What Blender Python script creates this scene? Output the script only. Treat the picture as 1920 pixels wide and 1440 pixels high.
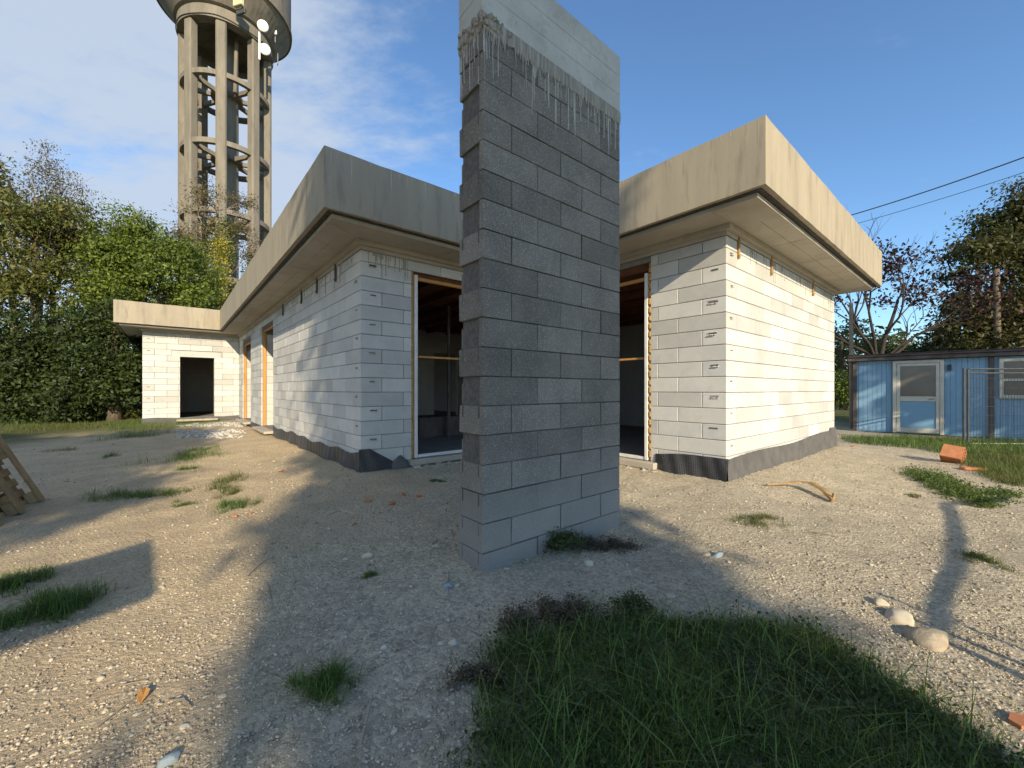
import bpy, bmesh, math, random
import numpy as np
from mathutils import Vector, Matrix, noise as mnoise

for o in list(bpy.data.objects): bpy.data.objects.remove(o)
S = bpy.context.scene
COL = S.collection
R = math.radians
random.seed(7)
rng = np.random.default_rng(11)

# ---------------------------------------------------------------- camera
CAMZ, F, HY = 1.22, 765.0, 730.0
cam = bpy.data.cameras.new('camera'); co = bpy.data.objects.new('camera', cam); COL.objects.link(co)
co.location = (0, 0, CAMZ); co.rotation_euler = (R(90), 0, 0)
cam.sensor_width = 36; cam.lens = F/1920*36; cam.shift_y = (HY-720)/1920
cam.clip_start = 0.05; cam.clip_end = 3000
S.camera = co
# ---------------------------------------------------------------- light
SD = Vector((-.351, .936, 0)).normalized()          # horizontal travel of the light
SE = R(23.0)
W = bpy.data.worlds.new('World'); S.world = W; W.use_nodes = True
nt = W.node_tree; nt.nodes.clear()
def N(nt, t, **k):
    n = nt.nodes.new(t)
    for a, b in k.items():
        if a.startswith('i_'): n.inputs[a[2:].replace('_', ' ')].default_value = b
        else: setattr(n, a, b)
    return n
wo = N(nt, 'ShaderNodeOutputWorld'); bg = N(nt, 'ShaderNodeBackground'); bg.inputs['Strength'].default_value = 0.138
sky = N(nt, 'ShaderNodeTexSky', sky_type='NISHITA', sun_disc=False, sun_elevation=SE, sun_rotation=R(159.4),
        air_density=1.0, dust_density=.25, ozone_density=2.2, altitude=60)
# thin high clouds: noise laid on a plane far overhead, thicker towards the left (west) of the view
tc = N(nt, 'ShaderNodeTexCoord'); sep = N(nt, 'ShaderNodeSeparateXYZ'); nt.links.new(tc.outputs['Generated'], sep.inputs[0])
def M(nt, op, a, b=None, clamp=False):
    n = N(nt, 'ShaderNodeMath', operation=op); n.use_clamp = clamp
    for i, v in enumerate((a, b)):
        if v is None: continue
        if isinstance(v, (int, float)): n.inputs[i].default_value = v
        else: nt.links.new(v, n.inputs[i])
    return n.outputs[0]
zc = M(nt, 'ADD', M(nt, 'MAXIMUM', sep.outputs[2], 0.0), 0.12)
cx = M(nt, 'DIVIDE', sep.outputs[0], zc); cy = M(nt, 'DIVIDE', sep.outputs[1], zc)
cmb = N(nt, 'ShaderNodeCombineXYZ'); nt.links.new(cx, cmb.inputs[0]); nt.links.new(cy, cmb.inputs[1])
mp = N(nt, 'ShaderNodeMapping'); mp.inputs['Rotation'].default_value = (0, 0, R(35)); mp.inputs['Scale'].default_value = (.95, 1.6, 1)
nt.links.new(cmb.outputs[0], mp.inputs[0])
n1 = N(nt, 'ShaderNodeTexNoise'); n1.inputs['Scale'].default_value = 1.15; n1.inputs['Detail'].default_value = 9; n1.inputs['Roughness'].default_value = .58; n1.inputs['Distortion'].default_value = .35
nt.links.new(mp.outputs[0], n1.inputs[0])
n2 = N(nt, 'ShaderNodeTexNoise'); n2.inputs['Scale'].default_value = 7; n2.inputs['Detail'].default_value = 6; n2.inputs['Roughness'].default_value = .6
nt.links.new(mp.outputs[0], n2.inputs[0])
side = N(nt, 'ShaderNodeMapRange'); side.inputs['From Min'].default_value = .08; side.inputs['From Max'].default_value = -.52
nt.links.new(sep.outputs[0], side.inputs['Value'])
dens = M(nt, 'ADD', M(nt, 'MULTIPLY', n1.outputs[0], .95), M(nt, 'MULTIPLY', n2.outputs[0], .55))
dens = M(nt, 'ADD', dens, M(nt, 'MULTIPLY', side.outputs[0], .50))
mr = N(nt, 'ShaderNodeMapRange', interpolation_type='SMOOTHSTEP'); mr.inputs['From Min'].default_value = .85; mr.inputs['From Max'].default_value = 1.30; mr.inputs['To Max'].default_value = .9
nt.links.new(dens, mr.inputs['Value'])
mix = N(nt, 'ShaderNodeMixRGB'); nt.links.new(mr.outputs[0], mix.inputs[0])
tint = N(nt, 'ShaderNodeMixRGB', blend_type='MULTIPLY'); tint.inputs[0].default_value = 1; tint.inputs[2].default_value = (.84, 1.03, 1.17, 1)
nt.links.new(sky.outputs[0], tint.inputs[1]); nt.links.new(tint.outputs[0], mix.inputs[1]); mix.inputs[2].default_value = (3.0, 3.45, 4.1, 1)
nt.links.new(mix.outputs[0], bg.inputs['Color']); nt.links.new(bg.outputs[0], wo.inputs[0])
sl = bpy.data.lights.new('sun', 'SUN'); so = bpy.data.objects.new('sun', sl); COL.objects.link(so)
sl.energy = 4.9; sl.angle = R(.5); sl.color = (1.0, .835, .58)
so.rotation_euler = (SD*math.cos(SE) + Vector((0, 0, -math.sin(SE)))).to_track_quat('-Z', 'Y').to_euler()
so.location = (5, -20, 12)
S.view_settings.view_transform = 'Standard'; S.view_settings.look = 'None'
S.view_settings.gamma = 1; S.view_settings.exposure = 0.5; S.view_settings.use_curve_mapping = False
S.render.engine = 'CYCLES'
S.cycles.use_denoising = True
try: S.cycles.denoiser = 'OPENIMAGEDENOISE'
except Exception: pass
S.cycles.max_bounces = 8; S.cycles.diffuse_bounces = 4; S.cycles.transparent_max_bounces = 8
S.cycles.caustics_reflective = False; S.cycles.caustics_refractive = False

# ---------------------------------------------------------------- materials
def mat(name, c1, c2=None, scale=3.0, rough=.9, bump=0.0, bscale=40., detail=6, c3=None, s3=30., f3=.3, objvar=0., tint=0., stretch=None, metal=0., spec=.3, trans=0., contrast=1.0, bdist=.02):
    m = bpy.data.materials.new(name); m.use_nodes = True
    t = m.node_tree; b = t.nodes['Principled BSDF']; L = t.links.new
    b.inputs['Roughness'].default_value = rough; b.inputs['Metallic'].default_value = metal
    b.inputs['Specular IOR Level'].default_value = spec
    g = N(t, 'ShaderNodeNewGeometry'); vec = g.outputs['Position']
    if stretch:
        mpn = N(t, 'ShaderNodeMapping'); mpn.inputs['Scale'].default_value = stretch; L(vec, mpn.inputs[0]); svec = mpn.outputs[0]
    else: svec = vec
    col = None
    rgb = N(t, 'ShaderNodeRGB'); rgb.outputs[0].default_value = (*c1, 1); col = rgb.outputs[0]
    if c2:
        n = N(t, 'ShaderNodeTexNoise'); n.inputs['Scale'].default_value = scale; n.inputs['Detail'].default_value = detail; n.inputs['Roughness'].default_value = .62
        L(svec, n.inputs[0])
        r = N(t, 'ShaderNodeMapRange', interpolation_type='SMOOTHSTEP'); r.inputs['From Min'].default_value = .5-.22/contrast; r.inputs['From Max'].default_value = .5+.22/contrast
        L(n.outputs[0], r.inputs['Value'])
        x = N(t, 'ShaderNodeMixRGB'); L(r.outputs[0], x.inputs[0]); L(col, x.inputs[1]); x.inputs[2].default_value = (*c2, 1); col = x.outputs[0]
    if c3:
        n = N(t, 'ShaderNodeTexNoise'); n.inputs['Scale'].default_value = s3; n.inputs['Detail'].default_value = 4; n.inputs['Roughness'].default_value = .7
        L(svec if stretch else vec, n.inputs[0])
        r = N(t, 'ShaderNodeMapRange'); r.inputs['From Min'].default_value = .52; r.inputs['From Max'].default_value = .7; r.inputs['To Max'].default_value = f3
        L(n.outputs[0], r.inputs['Value'])
        x = N(t, 'ShaderNodeMixRGB'); L(r.outputs[0], x.inputs[0]); L(col, x.inputs[1]); x.inputs[2].default_value = (*c3, 1); col = x.outputs[0]
    def mulvar(fac_out, amt, col):
        r = N(t, 'ShaderNodeMapRange'); r.inputs['To Min'].default_value = 1-amt; r.inputs['To Max'].default_value = 1+amt*.7
        L(fac_out, r.inputs['Value'])
        x = N(t, 'ShaderNodeVectorMath', operation='SCALE'); L(col, x.inputs[0]); L(r.outputs[0], x.inputs['Scale'])
        return x.outputs[0]
    if objvar: col = mulvar(N(t, 'ShaderNodeObjectInfo').outputs['Random'], objvar, col)
    if tint:
        a = N(t, 'ShaderNodeAttribute', attribute_name='tint'); col = mulvar(a.outputs['Fac'], tint, col)
    L(col, b.inputs['Base Color'])
    if bump:
        n = N(t, 'ShaderNodeTexNoise'); n.inputs['Scale'].default_value = bscale; n.inputs['Detail'].default_value = 5; n.inputs['Roughness'].default_value = .7
        L(vec, n.inputs[0])
        bm_ = N(t, 'ShaderNodeBump'); bm_.inputs['Strength'].default_value = bump; bm_.inputs['Distance'].default_value = bdist
        L(n.outputs[0], bm_.inputs['Height']); L(bm_.outputs[0], b.inputs['Normal'])
    if trans:
        tr = N(t, 'ShaderNodeBsdfTranslucent'); L(col, tr.inputs[0])
        ms = N(t, 'ShaderNodeMixShader'); ms.inputs[0].default_value = trans
        L(b.outputs[0], ms.inputs[1]); L(tr.outputs[0], ms.inputs[2])
        L(ms.outputs[0], t.nodes['Material Output'].inputs[0])
    m['col'] = 0
    return m

MT = {}
MT['aac'] = mat('aerated_concrete', (.57, .565, .535), (.49, .49, .475), scale=2.2, rough=.95, bump=.35, bscale=90, c3=(.40, .38, .35), s3=9, f3=.3, objvar=.19, bdist=.006)
MT['aac_wet'] = mat('aerated_concrete_damp', (.55, .55, .53), (.46, .47, .465), scale=5, rough=.95, bump=.35, bscale=90, objvar=.1, bdist=.006)
MT['aac_core'] = mat('joint_mortar', (.27, .26, .24), (.21, .20, .19), scale=12, rough=.95)
MT['soffit'] = mat('soffit_concrete', (.45, .41, .34), (.36, .325, .27), scale=1.6, rough=.85, bump=.2, bscale=30, c3=(.33, .28, .21), s3=5, f3=.5, bdist=.004, stretch=(1, 1, 1))
MT['fascia'] = mat('fascia_render', (.375, .33, .25), (.315, .275, .21), scale=1.3, rough=.92, bump=.25, bscale=45, c3=(.22, .195, .15), s3=3.2, f3=.75, bdist=.004, stretch=(2.4, 2.4, .35))
MT['beamtop'] = mat('pillar_beam_concrete', (.50, .50, .46), (.40, .40, .36), scale=2.4, rough=.9, bump=.3, bscale=30, c3=(.30, .29, .25), s3=7, f3=.6, bdist=.006)
MT['black'] = mat('bitumen_strip', (.035, .035, .035), (.09, .085, .08), scale=25, rough=.8, bump=.5, bscale=60)
MT['membrane'] = mat('dimple_membrane', (.035, .036, .04), (.055, .055, .058), scale=6, rough=.42, spec=.5)
MT['felt'] = mat('geotextile', (.085, .085, .085), (.125, .12, .115), scale=5, rough=.95, bump=.4, bscale=150, bdist=.004)
MT['woodo'] = mat('orange_timber', (.56, .30, .09), (.42, .21, .07), scale=4, rough=.7, stretch=(6, 6, .5), bump=.2, bscale=60, bdist=.003)
MT['wood'] = mat('grey_timber', (.30, .22, .14), (.20, .15, .10), scale=5, rough=.85, stretch=(1, 1, 1), bump=.4, bscale=50, objvar=.2, bdist=.004)
MT['palletw'] = mat('pallet_timber', (.42, .29, .14), (.27, .18, .09), scale=6, rough=.8, bump=.4, bscale=50, objvar=.2, bdist=.004)
MT['darkwood'] = mat('dark_timber', (.075, .062, .058), (.14, .12, .115), scale=4, rough=.85, bump=.5, bscale=30, stretch=(1, 1, .6))
MT['redboard'] = mat('formwork_board', (.20, .075, .035), (.12, .05, .03), scale=5, rough=.75, objvar=.2)
MT['whitem'] = mat('white_frame', (.72, .72, .70), (.60, .60, .58), scale=6, rough=.5)
MT['splinter'] = mat('weathered_splinter', (.40, .26, .11), (.24, .15, .07), scale=9, rough=.85, bump=.5, bscale=60, bdist=.004)
MT['foam'] = mat('expanding_foam', (.60, .38, .12), (.42, .22, .06), scale=16, rough=.9, bump=.8, bscale=30)
MT['floor'] = mat('interior_screed', (.24, .22, .20), (.17, .16, .15), scale=2, rough=.9)
MT['tower'] = mat('tower_concrete', (.235, .208, .165), (.165, .15, .125), scale=.9, rough=.92, bump=.4, bscale=8, c3=(.13, .115, .095), s3=2.2, f3=.65, stretch=(1.5, 1.5, .35), bdist=.03)
MT['tank'] = mat('tank_concrete', (.22, .19, .15), (.14, .13, .11), scale=.8, rough=.92, c3=(.08, .075, .07), s3=1.4, f3=.6, stretch=(2, 2, .3), bump=.4, bscale=6, bdist=.03)
MT['dish'] = mat('dish_plastic', (.80, .79, .74), None, rough=.4)
MT['steel'] = mat('galvanised_steel', (.35, .36, .37), (.26, .27, .28), scale=10, rough=.5, metal=.6)
MT['steelb'] = mat('dark_steel', (.04, .05, .055), (.07, .075, .08), scale=10, rough=.6)
MT['blue'] = mat('blue_sheet', (.225, .40, .575), (.205, .37, .545), scale=2, rough=.6, c3=(.16, .27, .36), s3=6, f3=.25, bump=.1, bscale=10)
MT['bluedoor'] = mat('blue_door_panel', (.20, .38, .56), (.18, .35, .52), scale=3, rough=.45)
MT['alu'] = mat('pale_door_frame', (.58, .58, .53), (.48, .48, .44), scale=7, rough=.5)
MT['glassd'] = mat('dirty_glass', (.17, .155, .135), (.13, .12, .105), scale=3, rough=.12, spec=.6)
MT['brick'] = mat('terracotta', (.52, .22, .105), (.40, .165, .08), scale=12, rough=.85, bump=.3, bscale=60, bdist=.004)
MT['bark'] = mat('bark', (.11, .085, .06), (.17, .14, .105), scale=6, rough=.95, bump=.8, bscale=14, stretch=(3, 3, .6))
MT['barkd'] = mat('dark_bark', (.035, .028, .024), (.06, .048, .04), scale=6, rough=.95, bump=.8, bscale=14)
MT['twig'] = mat('dry_twig', (.30, .24, .17), (.20, .16, .12), scale=6, rough=.95)
MT['stone'] = mat('pale_stone', (.48, .42, .32), (.38, .335, .26), scale=14, rough=.85, bump=.3, bscale=60, tint=.4, objvar=.12, bdist=.004)
MT['stoneb'] = mat('blue_grey_stone', (.30, .36, .38), (.24, .29, .31), scale=14, rough=.8)
MT['boulder'] = mat('tan_stone', (.46, .39, .28), (.36, .29, .20), scale=9, rough=.9, bump=.9, bscale=60, c3=(.36, .16, .08), s3=11, f3=.6, bdist=.006)
def leafm(n, c1, c2, s=.8, tint=.65, trans=.35, rough=.55):
    return mat(n, c1, c2, scale=s, rough=rough, tint=tint, trans=trans, detail=3, spec=.35)
MT['leaf_ivy'] = leafm('ivy_leaf', (.16, .21, .028), (.11, .155, .026))
MT['leaf_dark'] = leafm('dark_leaf', (.040, .066, .018), (.065, .092, .022))  # leaf colour darkened to carry the shade on the lower-left trees
MT['leaf_mix'] = leafm('mixed_leaf', (.11, .15, .028), (.16, .15, .04))
MT['leaf_tan'] = leafm('dry_leaf', (.20, .14, .075), (.12, .12, .04), s=1.2)
MT['leaf_yel'] = leafm('yellow_leaf', (.50, .42, .07), (.36, .36, .06), s=2)
MT['leaf_red'] = leafm('dark_red_leaf', (.065, .027, .018), (.038, .021, .015), s=1.5, trans=.2)
MT['leaf_brn'] = leafm('autumn_leaf', (.072, .088, .022), (.105, .088, .03), s=.6)
MT['leaf_wd'] = leafm('weed_leaf', (.07, .11, .03), (.10, .12, .04), s=14, tint=.6)
MT['leaf_dry'] = leafm('withered_leaf', (.16, .115, .08), (.10, .085, .055), s=14, tint=.5)
MT['grass'] = leafm('grass_blade', (.095, .175, .038), (.155, .215, .05), s=3.0, tint=.6, trans=.4)
MT['grassl'] = leafm('sunny_grass', (.115, .16, .035), (.17, .17, .055), s=2.5, tint=.5, trans=.4)

# pillar block: dark expanded-clay concrete with pale lime runs below the beam
def pillar_mat():
    m = mat('clay_block', (.215, .198, .172), (.145, .134, .118), scale=3, rough=.97, bump=1., bscale=110, c3=(.48, .455, .41), s3=95, f3=.75, objvar=.2, bdist=.008)
    t = m.node_tree; b = t.nodes['Principled BSDF']; L = t.links.new
    src = b.inputs['Base Color'].links[0].from_socket
    g = N(t, 'ShaderNodeNewGeometry'); mpn = N(t, 'ShaderNodeMapping'); mpn.inputs['Scale'].default_value = (26, 26, .45); L(g.outputs['Position'], mpn.inputs[0])
    n = N(t, 'ShaderNodeTexNoise'); n.inputs['Scale'].default_value = 1; n.inputs['Detail'].default_value = 2; L(mpn.outputs[0], n.inputs[0])
    sp = N(t, 'ShaderNodeSeparateXYZ'); L(g.outputs['Position'], sp.inputs[0])
    # run length fades with distance below the beam
    hz = N(t, 'ShaderNodeMapRange'); hz.inputs['From Min'].default_value = 2.5; hz.inputs['From Max'].default_value = 3.7; hz.inputs['To Min'].default_value = .20; hz.inputs['To Max'].default_value = 0
    L(sp.outputs[2], hz.inputs['Value'])
    th = M(t, 'SUBTRACT', M(t, 'SUBTRACT', n.outputs[0], .56), hz.outputs[0])
    k = M(t, 'MULTIPLY', th, 16, clamp=True); k = M(t, 'MULTIPLY', k, .75)
    x = N(t, 'ShaderNodeMixRGB'); L(k, x.inputs[0]); L(src, x.inputs[1]); x.inputs[2].default_value = (.50, .50, .47, 1)
    # paler lower courses
    dz = N(t, 'ShaderNodeMapRange', interpolation_type='SMOOTHSTEP'); dz.inputs['From Min'].default_value = .95; dz.inputs['From Max'].default_value = .15; dz.inputs['To Max'].default_value = .6
    L(sp.outputs[2], dz.inputs['Value'])
    y = N(t, 'ShaderNodeMixRGB'); L(dz.outputs[0], y.inputs[0]); L(x.outputs[0], y.inputs[1]); y.inputs[2].default_value = (.33, .32, .30, 1)
    L(y.outputs[0], b.inputs['Base Color'])
    return m
MT['leca'] = pillar_mat()

def ground_mat():
    m = bpy.data.materials.new('gravel_ground'); m.use_nodes = True
    t = m.node_tree; b = t.nodes['Principled BSDF']; L = t.links.new
    b.inputs['Roughness'].default_value = .97; b.inputs['Specular IOR Level'].default_value = .15
    g = N(t, 'ShaderNodeNewGeometry'); P = g.outputs['Position']
    def noise(s, d=5, r=.6):
        n = N(t, 'ShaderNodeTexNoise'); n.inputs['Scale'].default_value = s; n.inputs['Detail'].default_value = d; n.inputs['Roughness'].default_value = r; L(P, n.inputs[0]); return n.outputs[0]
    def rng_(v, a, b_, lo=0, hi=1):
        r = N(t, 'ShaderNodeMapRange', interpolation_type='SMOOTHSTEP'); r.inputs['From Min'].default_value = a; r.inputs['From Max'].default_value = b_
        r.inputs['To Min'].default_value = lo; r.inputs['To Max'].default_value = hi; L(v, r.inputs['Value']); return r.outputs[0]
    def mixc(f, a, b_):
        x = N(t, 'ShaderNodeMixRGB')
        if isinstance(f, float): x.inputs[0].default_value = f
        else: L(f, x.inputs[0])
        for i, c in ((1, a), (2, b_)):
            if isinstance(c, tuple): x.inputs[i].default_value = (*c, 1)
            else: L(c, x.inputs[i])
        return x.outputs[0]
    sp = N(t, 'ShaderNodeSeparateXYZ'); L(P, sp.inputs[0])
    sand = mixc(rng_(noise(1.7), .38, .62), (.61, .48, .305), (.51, .40, .26))
    grey = mixc(rng_(noise(2.6), .38, .62), (.59, .51, .37), (.50, .435, .32))
    # gravel lies thick from about the pillar to the right
    f = M(t, 'ADD', rng_(sp.outputs[0], -2.6, .2), M(t, 'MULTIPLY', M(t, 'SUBTRACT', noise(.9), .5), 1.6))
    f = rng_(f, .2, .8)
    c = mixc(f, sand, grey)
    vo = N(t, 'ShaderNodeTexVoronoi'); vo.inputs['Scale'].default_value = 48; L(P, vo.inputs[0])
    vsep = N(t, 'ShaderNodeSeparateColor'); L(vo.outputs['Color'], vsep.inputs[0])
    vsc = N(t, 'ShaderNodeVectorMath', operation='SCALE'); L(c, vsc.inputs[0]); L(rng_(vsep.outputs[0], 0, 1, .70, 1.22), vsc.inputs['Scale'])
    vf = M(t, 'ADD', M(t, 'MULTIPLY', f, .4), .42)
    c = mixc(vf, c, vsc.outputs[0])
    c = mixc(rng_(noise(140, 3), .56, .7, 0, .6), c, (.66, .59, .47))
    c = mixc(rng_(noise(60, 3), .57, .70, 0, .45), c, (.27, .22, .16))
    # grass-grown soil far out
    far = rng_(M(t, 'ADD', M(t, 'ABSOLUTE', sp.outputs[0]), M(t, 'MULTIPLY', noise(.5), 4)), 11.5, 15)
    c = mixc(rng_(noise(7, 6, .75), .52, .72, 0, .45), c, (.33, .275, .20))
    c = mixc(rng_(noise(.55, 4), .45, .7, 0, .35), c, (.40, .345, .26))
    c = mixc(far, c, (.10, .11, .045))
    L(c, b.inputs['Base Color'])
    vd = M(t, 'SUBTRACT', 1.0, vo.outputs['Distance'])
    h = M(t, 'ADD', M(t, 'MULTIPLY', vd, .5), M(t, 'MULTIPLY', noise(90, 5, .7), .9))
    bm_ = N(t, 'ShaderNodeBump'); bm_.inputs['Strength'].default_value = .9; bm_.inputs['Distance'].default_value = .027
    L(h, bm_.inputs['Height']); L(bm_.outputs[0], b.inputs['Normal'])
    return m
MT['ground'] = ground_mat()

# ---------------------------------------------------------------- mesh helpers
class MB:
    def __init__(s): s.v = []; s.f = []
    def add(s, vs, fs):
        k = len(s.v); s.v += [tuple(v) for v in vs]; s.f += [tuple(i+k for i in f) for f in fs]; return s
    def box(s, x0, x1, y0, y1, z0, z1, M=None, bev=0.0):
        if bev:
            e = min(bev, (x1-x0)*.45, (y1-y0)*.45, (z1-z0)*.45); vs = []; idx = {}
            for i, sx in enumerate((0, 1)):
                for j, sy in enumerate((0, 1)):
                    for k, sz in enumerate((0, 1)):
                        X, Y, Z = (x0, x1)[i], (y0, y1)[j], (z0, z1)[k]
                        dx, dy, dz = (e, -e)[i], (e, -e)[j], (e, -e)[k]
                        idx[(i, j, k, 0)] = len(vs); vs.append((X, Y+dy, Z+dz))
                        idx[(i, j, k, 1)] = len(vs); vs.append((X+dx, Y, Z+dz))
                        idx[(i, j, k, 2)] = len(vs); vs.append((X+dx, Y+dy, Z))
            fs = []
            for i in (0, 1):
                q = [idx[(i, 0, 0, 0)], idx[(i, 1, 0, 0)], idx[(i, 1, 1, 0)], idx[(i, 0, 1, 0)]]; fs.append(q if i else q[::-1])
                q = [idx[(0, i, 0, 1)], idx[(0, i, 1, 1)], idx[(1, i, 1, 1)], idx[(1, i, 0, 1)]]; fs.append(q if i else q[::-1])
                q = [idx[(0, 0, i, 2)], idx[(1, 0, i, 2)], idx[(1, 1, i, 2)], idx[(0, 1, i, 2)]]; fs.append(q if i else q[::-1])
            for a in (0, 1):
                for b in (0, 1):
                    fs.append([idx[(a, b, 0, 0)], idx[(a, b, 1, 0)], idx[(a, b, 1, 1)], idx[(a, b, 0, 1)]][::1 if a == b else -1])
                    fs.append([idx[(a, 0, b, 0)], idx[(a, 0, b, 2)], idx[(a, 1, b, 2)], idx[(a, 1, b, 0)]][::1 if a != b else -1])
                    fs.append([idx[(0, a, b, 1)], idx[(0, a, b, 2)], idx[(1, a, b, 2)], idx[(1, a, b, 1)]][::1 if a == b else -1])
                    for c in (0, 1): fs.append([idx[(a, b, c, 0)], idx[(a, b, c, 1)], idx[(a, b, c, 2)]][::1 if (a+b+c) % 2 else -1])
        else:
            vs = [(x0, y0, z0), (x1, y0, z0), (x1, y1, z0), (x0, y1, z0), (x0, y0, z1), (x1, y0, z1), (x1, y1, z1), (x0, y1, z1)]
            fs = [(0, 3, 2, 1), (4, 5, 6, 7), (0, 1, 5, 4), (1, 2, 6, 5), (2, 3, 7, 6), (3, 0, 4, 7)]
        if M is not None: vs = [M @ Vector(v) for v in vs]
        return s.add(vs, fs)
    def tube(s, pts, rad, n=8, caps=True):
        pts = [Vector(p) for p in pts]
        if isinstance(rad, (int, float)): rad = [rad]*len(pts)
        rings = []; vs = []
        up = Vector((0, 0, 1)) if abs((pts[-1]-pts[0]).normalized().z) < .9 else Vector((1, 0, 0))
        for i, p in enumerate(pts):
            d = (pts[min(i+1, len(pts)-1)] - pts[max(i-1, 0)]).normalized()
            a = d.cross(up).normalized(); b = d.cross(a)
            for k in range(n):
                t = 2*math.pi*k/n; vs.append(p + a*math.cos(t)*rad[i] + b*math.sin(t)*rad[i])
        fs = [(i*n+k, i*n+(k+1) % n, (i+1)*n+(k+1) % n, (i+1)*n+k) for i in range(len(pts)-1) for k in range(n)]
        if caps: fs += [tuple(range(n))[::-1], tuple(range((len(pts)-1)*n, len(pts)*n))]
        return s.add(vs, fs)
    def prism(s, poly, z0, z1):
        n = len(poly); vs = [(x, y, z0) for x, y in poly] + [(x, y, z1) for x, y in poly]
        return s.add(vs, [tuple(range(n))[::-1], tuple(range(n, 2*n))] + [(i, (i+1) % n, n+(i+1) % n, n+i) for i in range(n)])
    def lathe(s, prof, n=48, c=(0, 0, 0), close=False):
        m = len(prof); vs = []
        for k in range(n):
            t = 2*math.pi*k/n
            for r, z in prof: vs.append((c[0]+r*math.cos(t), c[1]+r*math.sin(t), c[2]+z))
        fs = []
        for k in range(n):
            for i in range(m if close else m-1):
                a, b = k*m+i, k*m+(i+1) % m; c_, d = ((k+1) % n)*m+(i+1) % m, ((k+1) % n)*m+i
                fs.append((a, d, c_, b))
        return s.add(vs, fs)
    def mesh(s, name, m):
        me = bpy.data.meshes.new(name); me.from_pydata(s.v, [], s.f); me.update()
        if m: me.materials.append(m)
        return me
    def build(s, name, m, parent=None, smooth=False, loc=None, **k):
        return link(name, s.mesh(name, m), parent, smooth, loc, **k)
def link(name, me, parent=None, smooth=False, loc=None, rot=None, **k):
    o = bpy.data.objects.new(name, me); COL.objects.link(o)
    if smooth: me.shade_smooth()
    if parent: o.parent = parent
    if loc is not None: o.location = loc
    if rot is not None: o.rotation_euler = rot
    for a, b in k.items():
        if b: o[a] = b
    return o
def npmesh(name, V, Fc, m, parent=None, tint=None, smooth=False, **k):
    V = np.asarray(V, dtype=np.float32).reshape(-1, 3); Fc = np.asarray(Fc, dtype=np.int32); kk = Fc.shape[1]
    me = bpy.data.meshes.new(name)
    me.vertices.add(len(V)); me.vertices.foreach_set('co', V.ravel())
    me.loops.add(Fc.size); me.loops.foreach_set('vertex_index', Fc.ravel())
    me.polygons.add(len(Fc)); me.polygons.foreach_set('loop_start', np.arange(0, Fc.size, kk, dtype=np.int32))
    try: me.polygons.foreach_set('loop_total', np.full(len(Fc), kk, dtype=np.int32))
    except Exception: pass
    me.update(calc_edges=True)
    if tint is not None:
        a = me.attributes.new('tint', 'FLOAT', 'FACE'); a.data.foreach_set('value', np.asarray(tint, dtype=np.float32))
    me.materials.append(m)
    return link(name, me, parent, smooth, **k)
def empty(name, loc=(0, 0, 0), rz=0, **k):
    o = bpy.data.objects.new(name, None); COL.objects.link(o); o.location = loc; o.rotation_euler = (0, 0, rz); o.empty_display_size = .2
    for a, b in k.items():
        if b: o[a] = b
    return o
def copy_tree(o, parent=None):
    c = o.copy(); COL.objects.link(c); c.parent = parent
    for ch in list(o.children): copy_tree(ch, c)
    return c

# house frame: a runs right-back, b runs left-back
A2 = np.array([math.cos(R(40)), math.sin(R(40))]); B2 = np.array([-math.sin(R(40)), math.cos(R(40))])
W1 = np.array([-2.067, 5.57])
def toab(x, y):
    d = np.stack([np.asarray(x)-W1[0], np.asarray(y)-W1[1]], -1); return d @ A2, d @ B2
LA, LB, LR, LF, WL, BK = 3.282, 3.434, 5.17, 12.67, 2.69, 18.6
def footprint(d):
    return [(-WL-d, LF-d), (-d, LF-d), (-d, -d), (LA-d, -d), (LA-d, -LB-d), (LA+LR+d, -LB-d), (LA+LR+d, BK+d), (-WL-d, BK+d)]
def house_dist(x, y):     # rough distance outside the house outline (negative inside)
    a, b = toab(x, y)
    def bd(a0, a1, b0, b1):
        dx = np.maximum(a0-a, a-a1); dy = np.maximum(b0-b, b-b1)
        return np.where((dx < 0) & (dy < 0), np.maximum(dx, dy), np.hypot(np.maximum(dx, 0), np.maximum(dy, 0)))
    return np.minimum(np.minimum(bd(0, LA+LR, 0, BK), bd(LA, LA+LR, -LB, 0)), bd(-WL, 0, LF, BK))
def vn(x, y, s, seed=0):  # cheap smooth value noise
    x = np.asarray(x, float)*s+seed*17.3; y = np.asarray(y, float)*s+seed*9.1
    return (np.sin(x*1.3+1.7*np.sin(y*.9+seed))+np.sin(y*1.7+1.3*np.sin(x*1.1+2*seed))+np.sin((x+y)*.83+seed*3))/3
def gh(x, y):
    d = house_dist(x, y)
    r = .085*np.clip(1-np.clip(d, 0, None)/1.6, 0, 1)**1.5
    z = r + .018*vn(x, y, 1.1, 1) + .013*vn(x, y, 3.1, 2) + .0065*vn(x, y, 9, 3)
    q = np.hypot(np.asarray(x)-.2, (np.asarray(y)-3.0))       # flat round the pillar
    z = z - .012*np.exp(-q**2/.8)
    return np.where(d < -.05, -.1, z)
def G(px, py, k=1.0):     # picture position -> point on the ground
    Y = CAMZ*F/(py-HY); X = (px-960)/F*Y
    for _ in range(3):
        z = float(gh(X, Y)); Y = (CAMZ-z)*F/(py-HY); X = (px-960)/F*Y
    return X, Y, float(gh(X, Y))
def PX(px, py, Y): return ((px-960)/F*Y, Y, CAMZ+(HY-py)/F*Y)
def UV(u, v): return (.936*u-.351*v, .351*u+.936*v)

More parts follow.
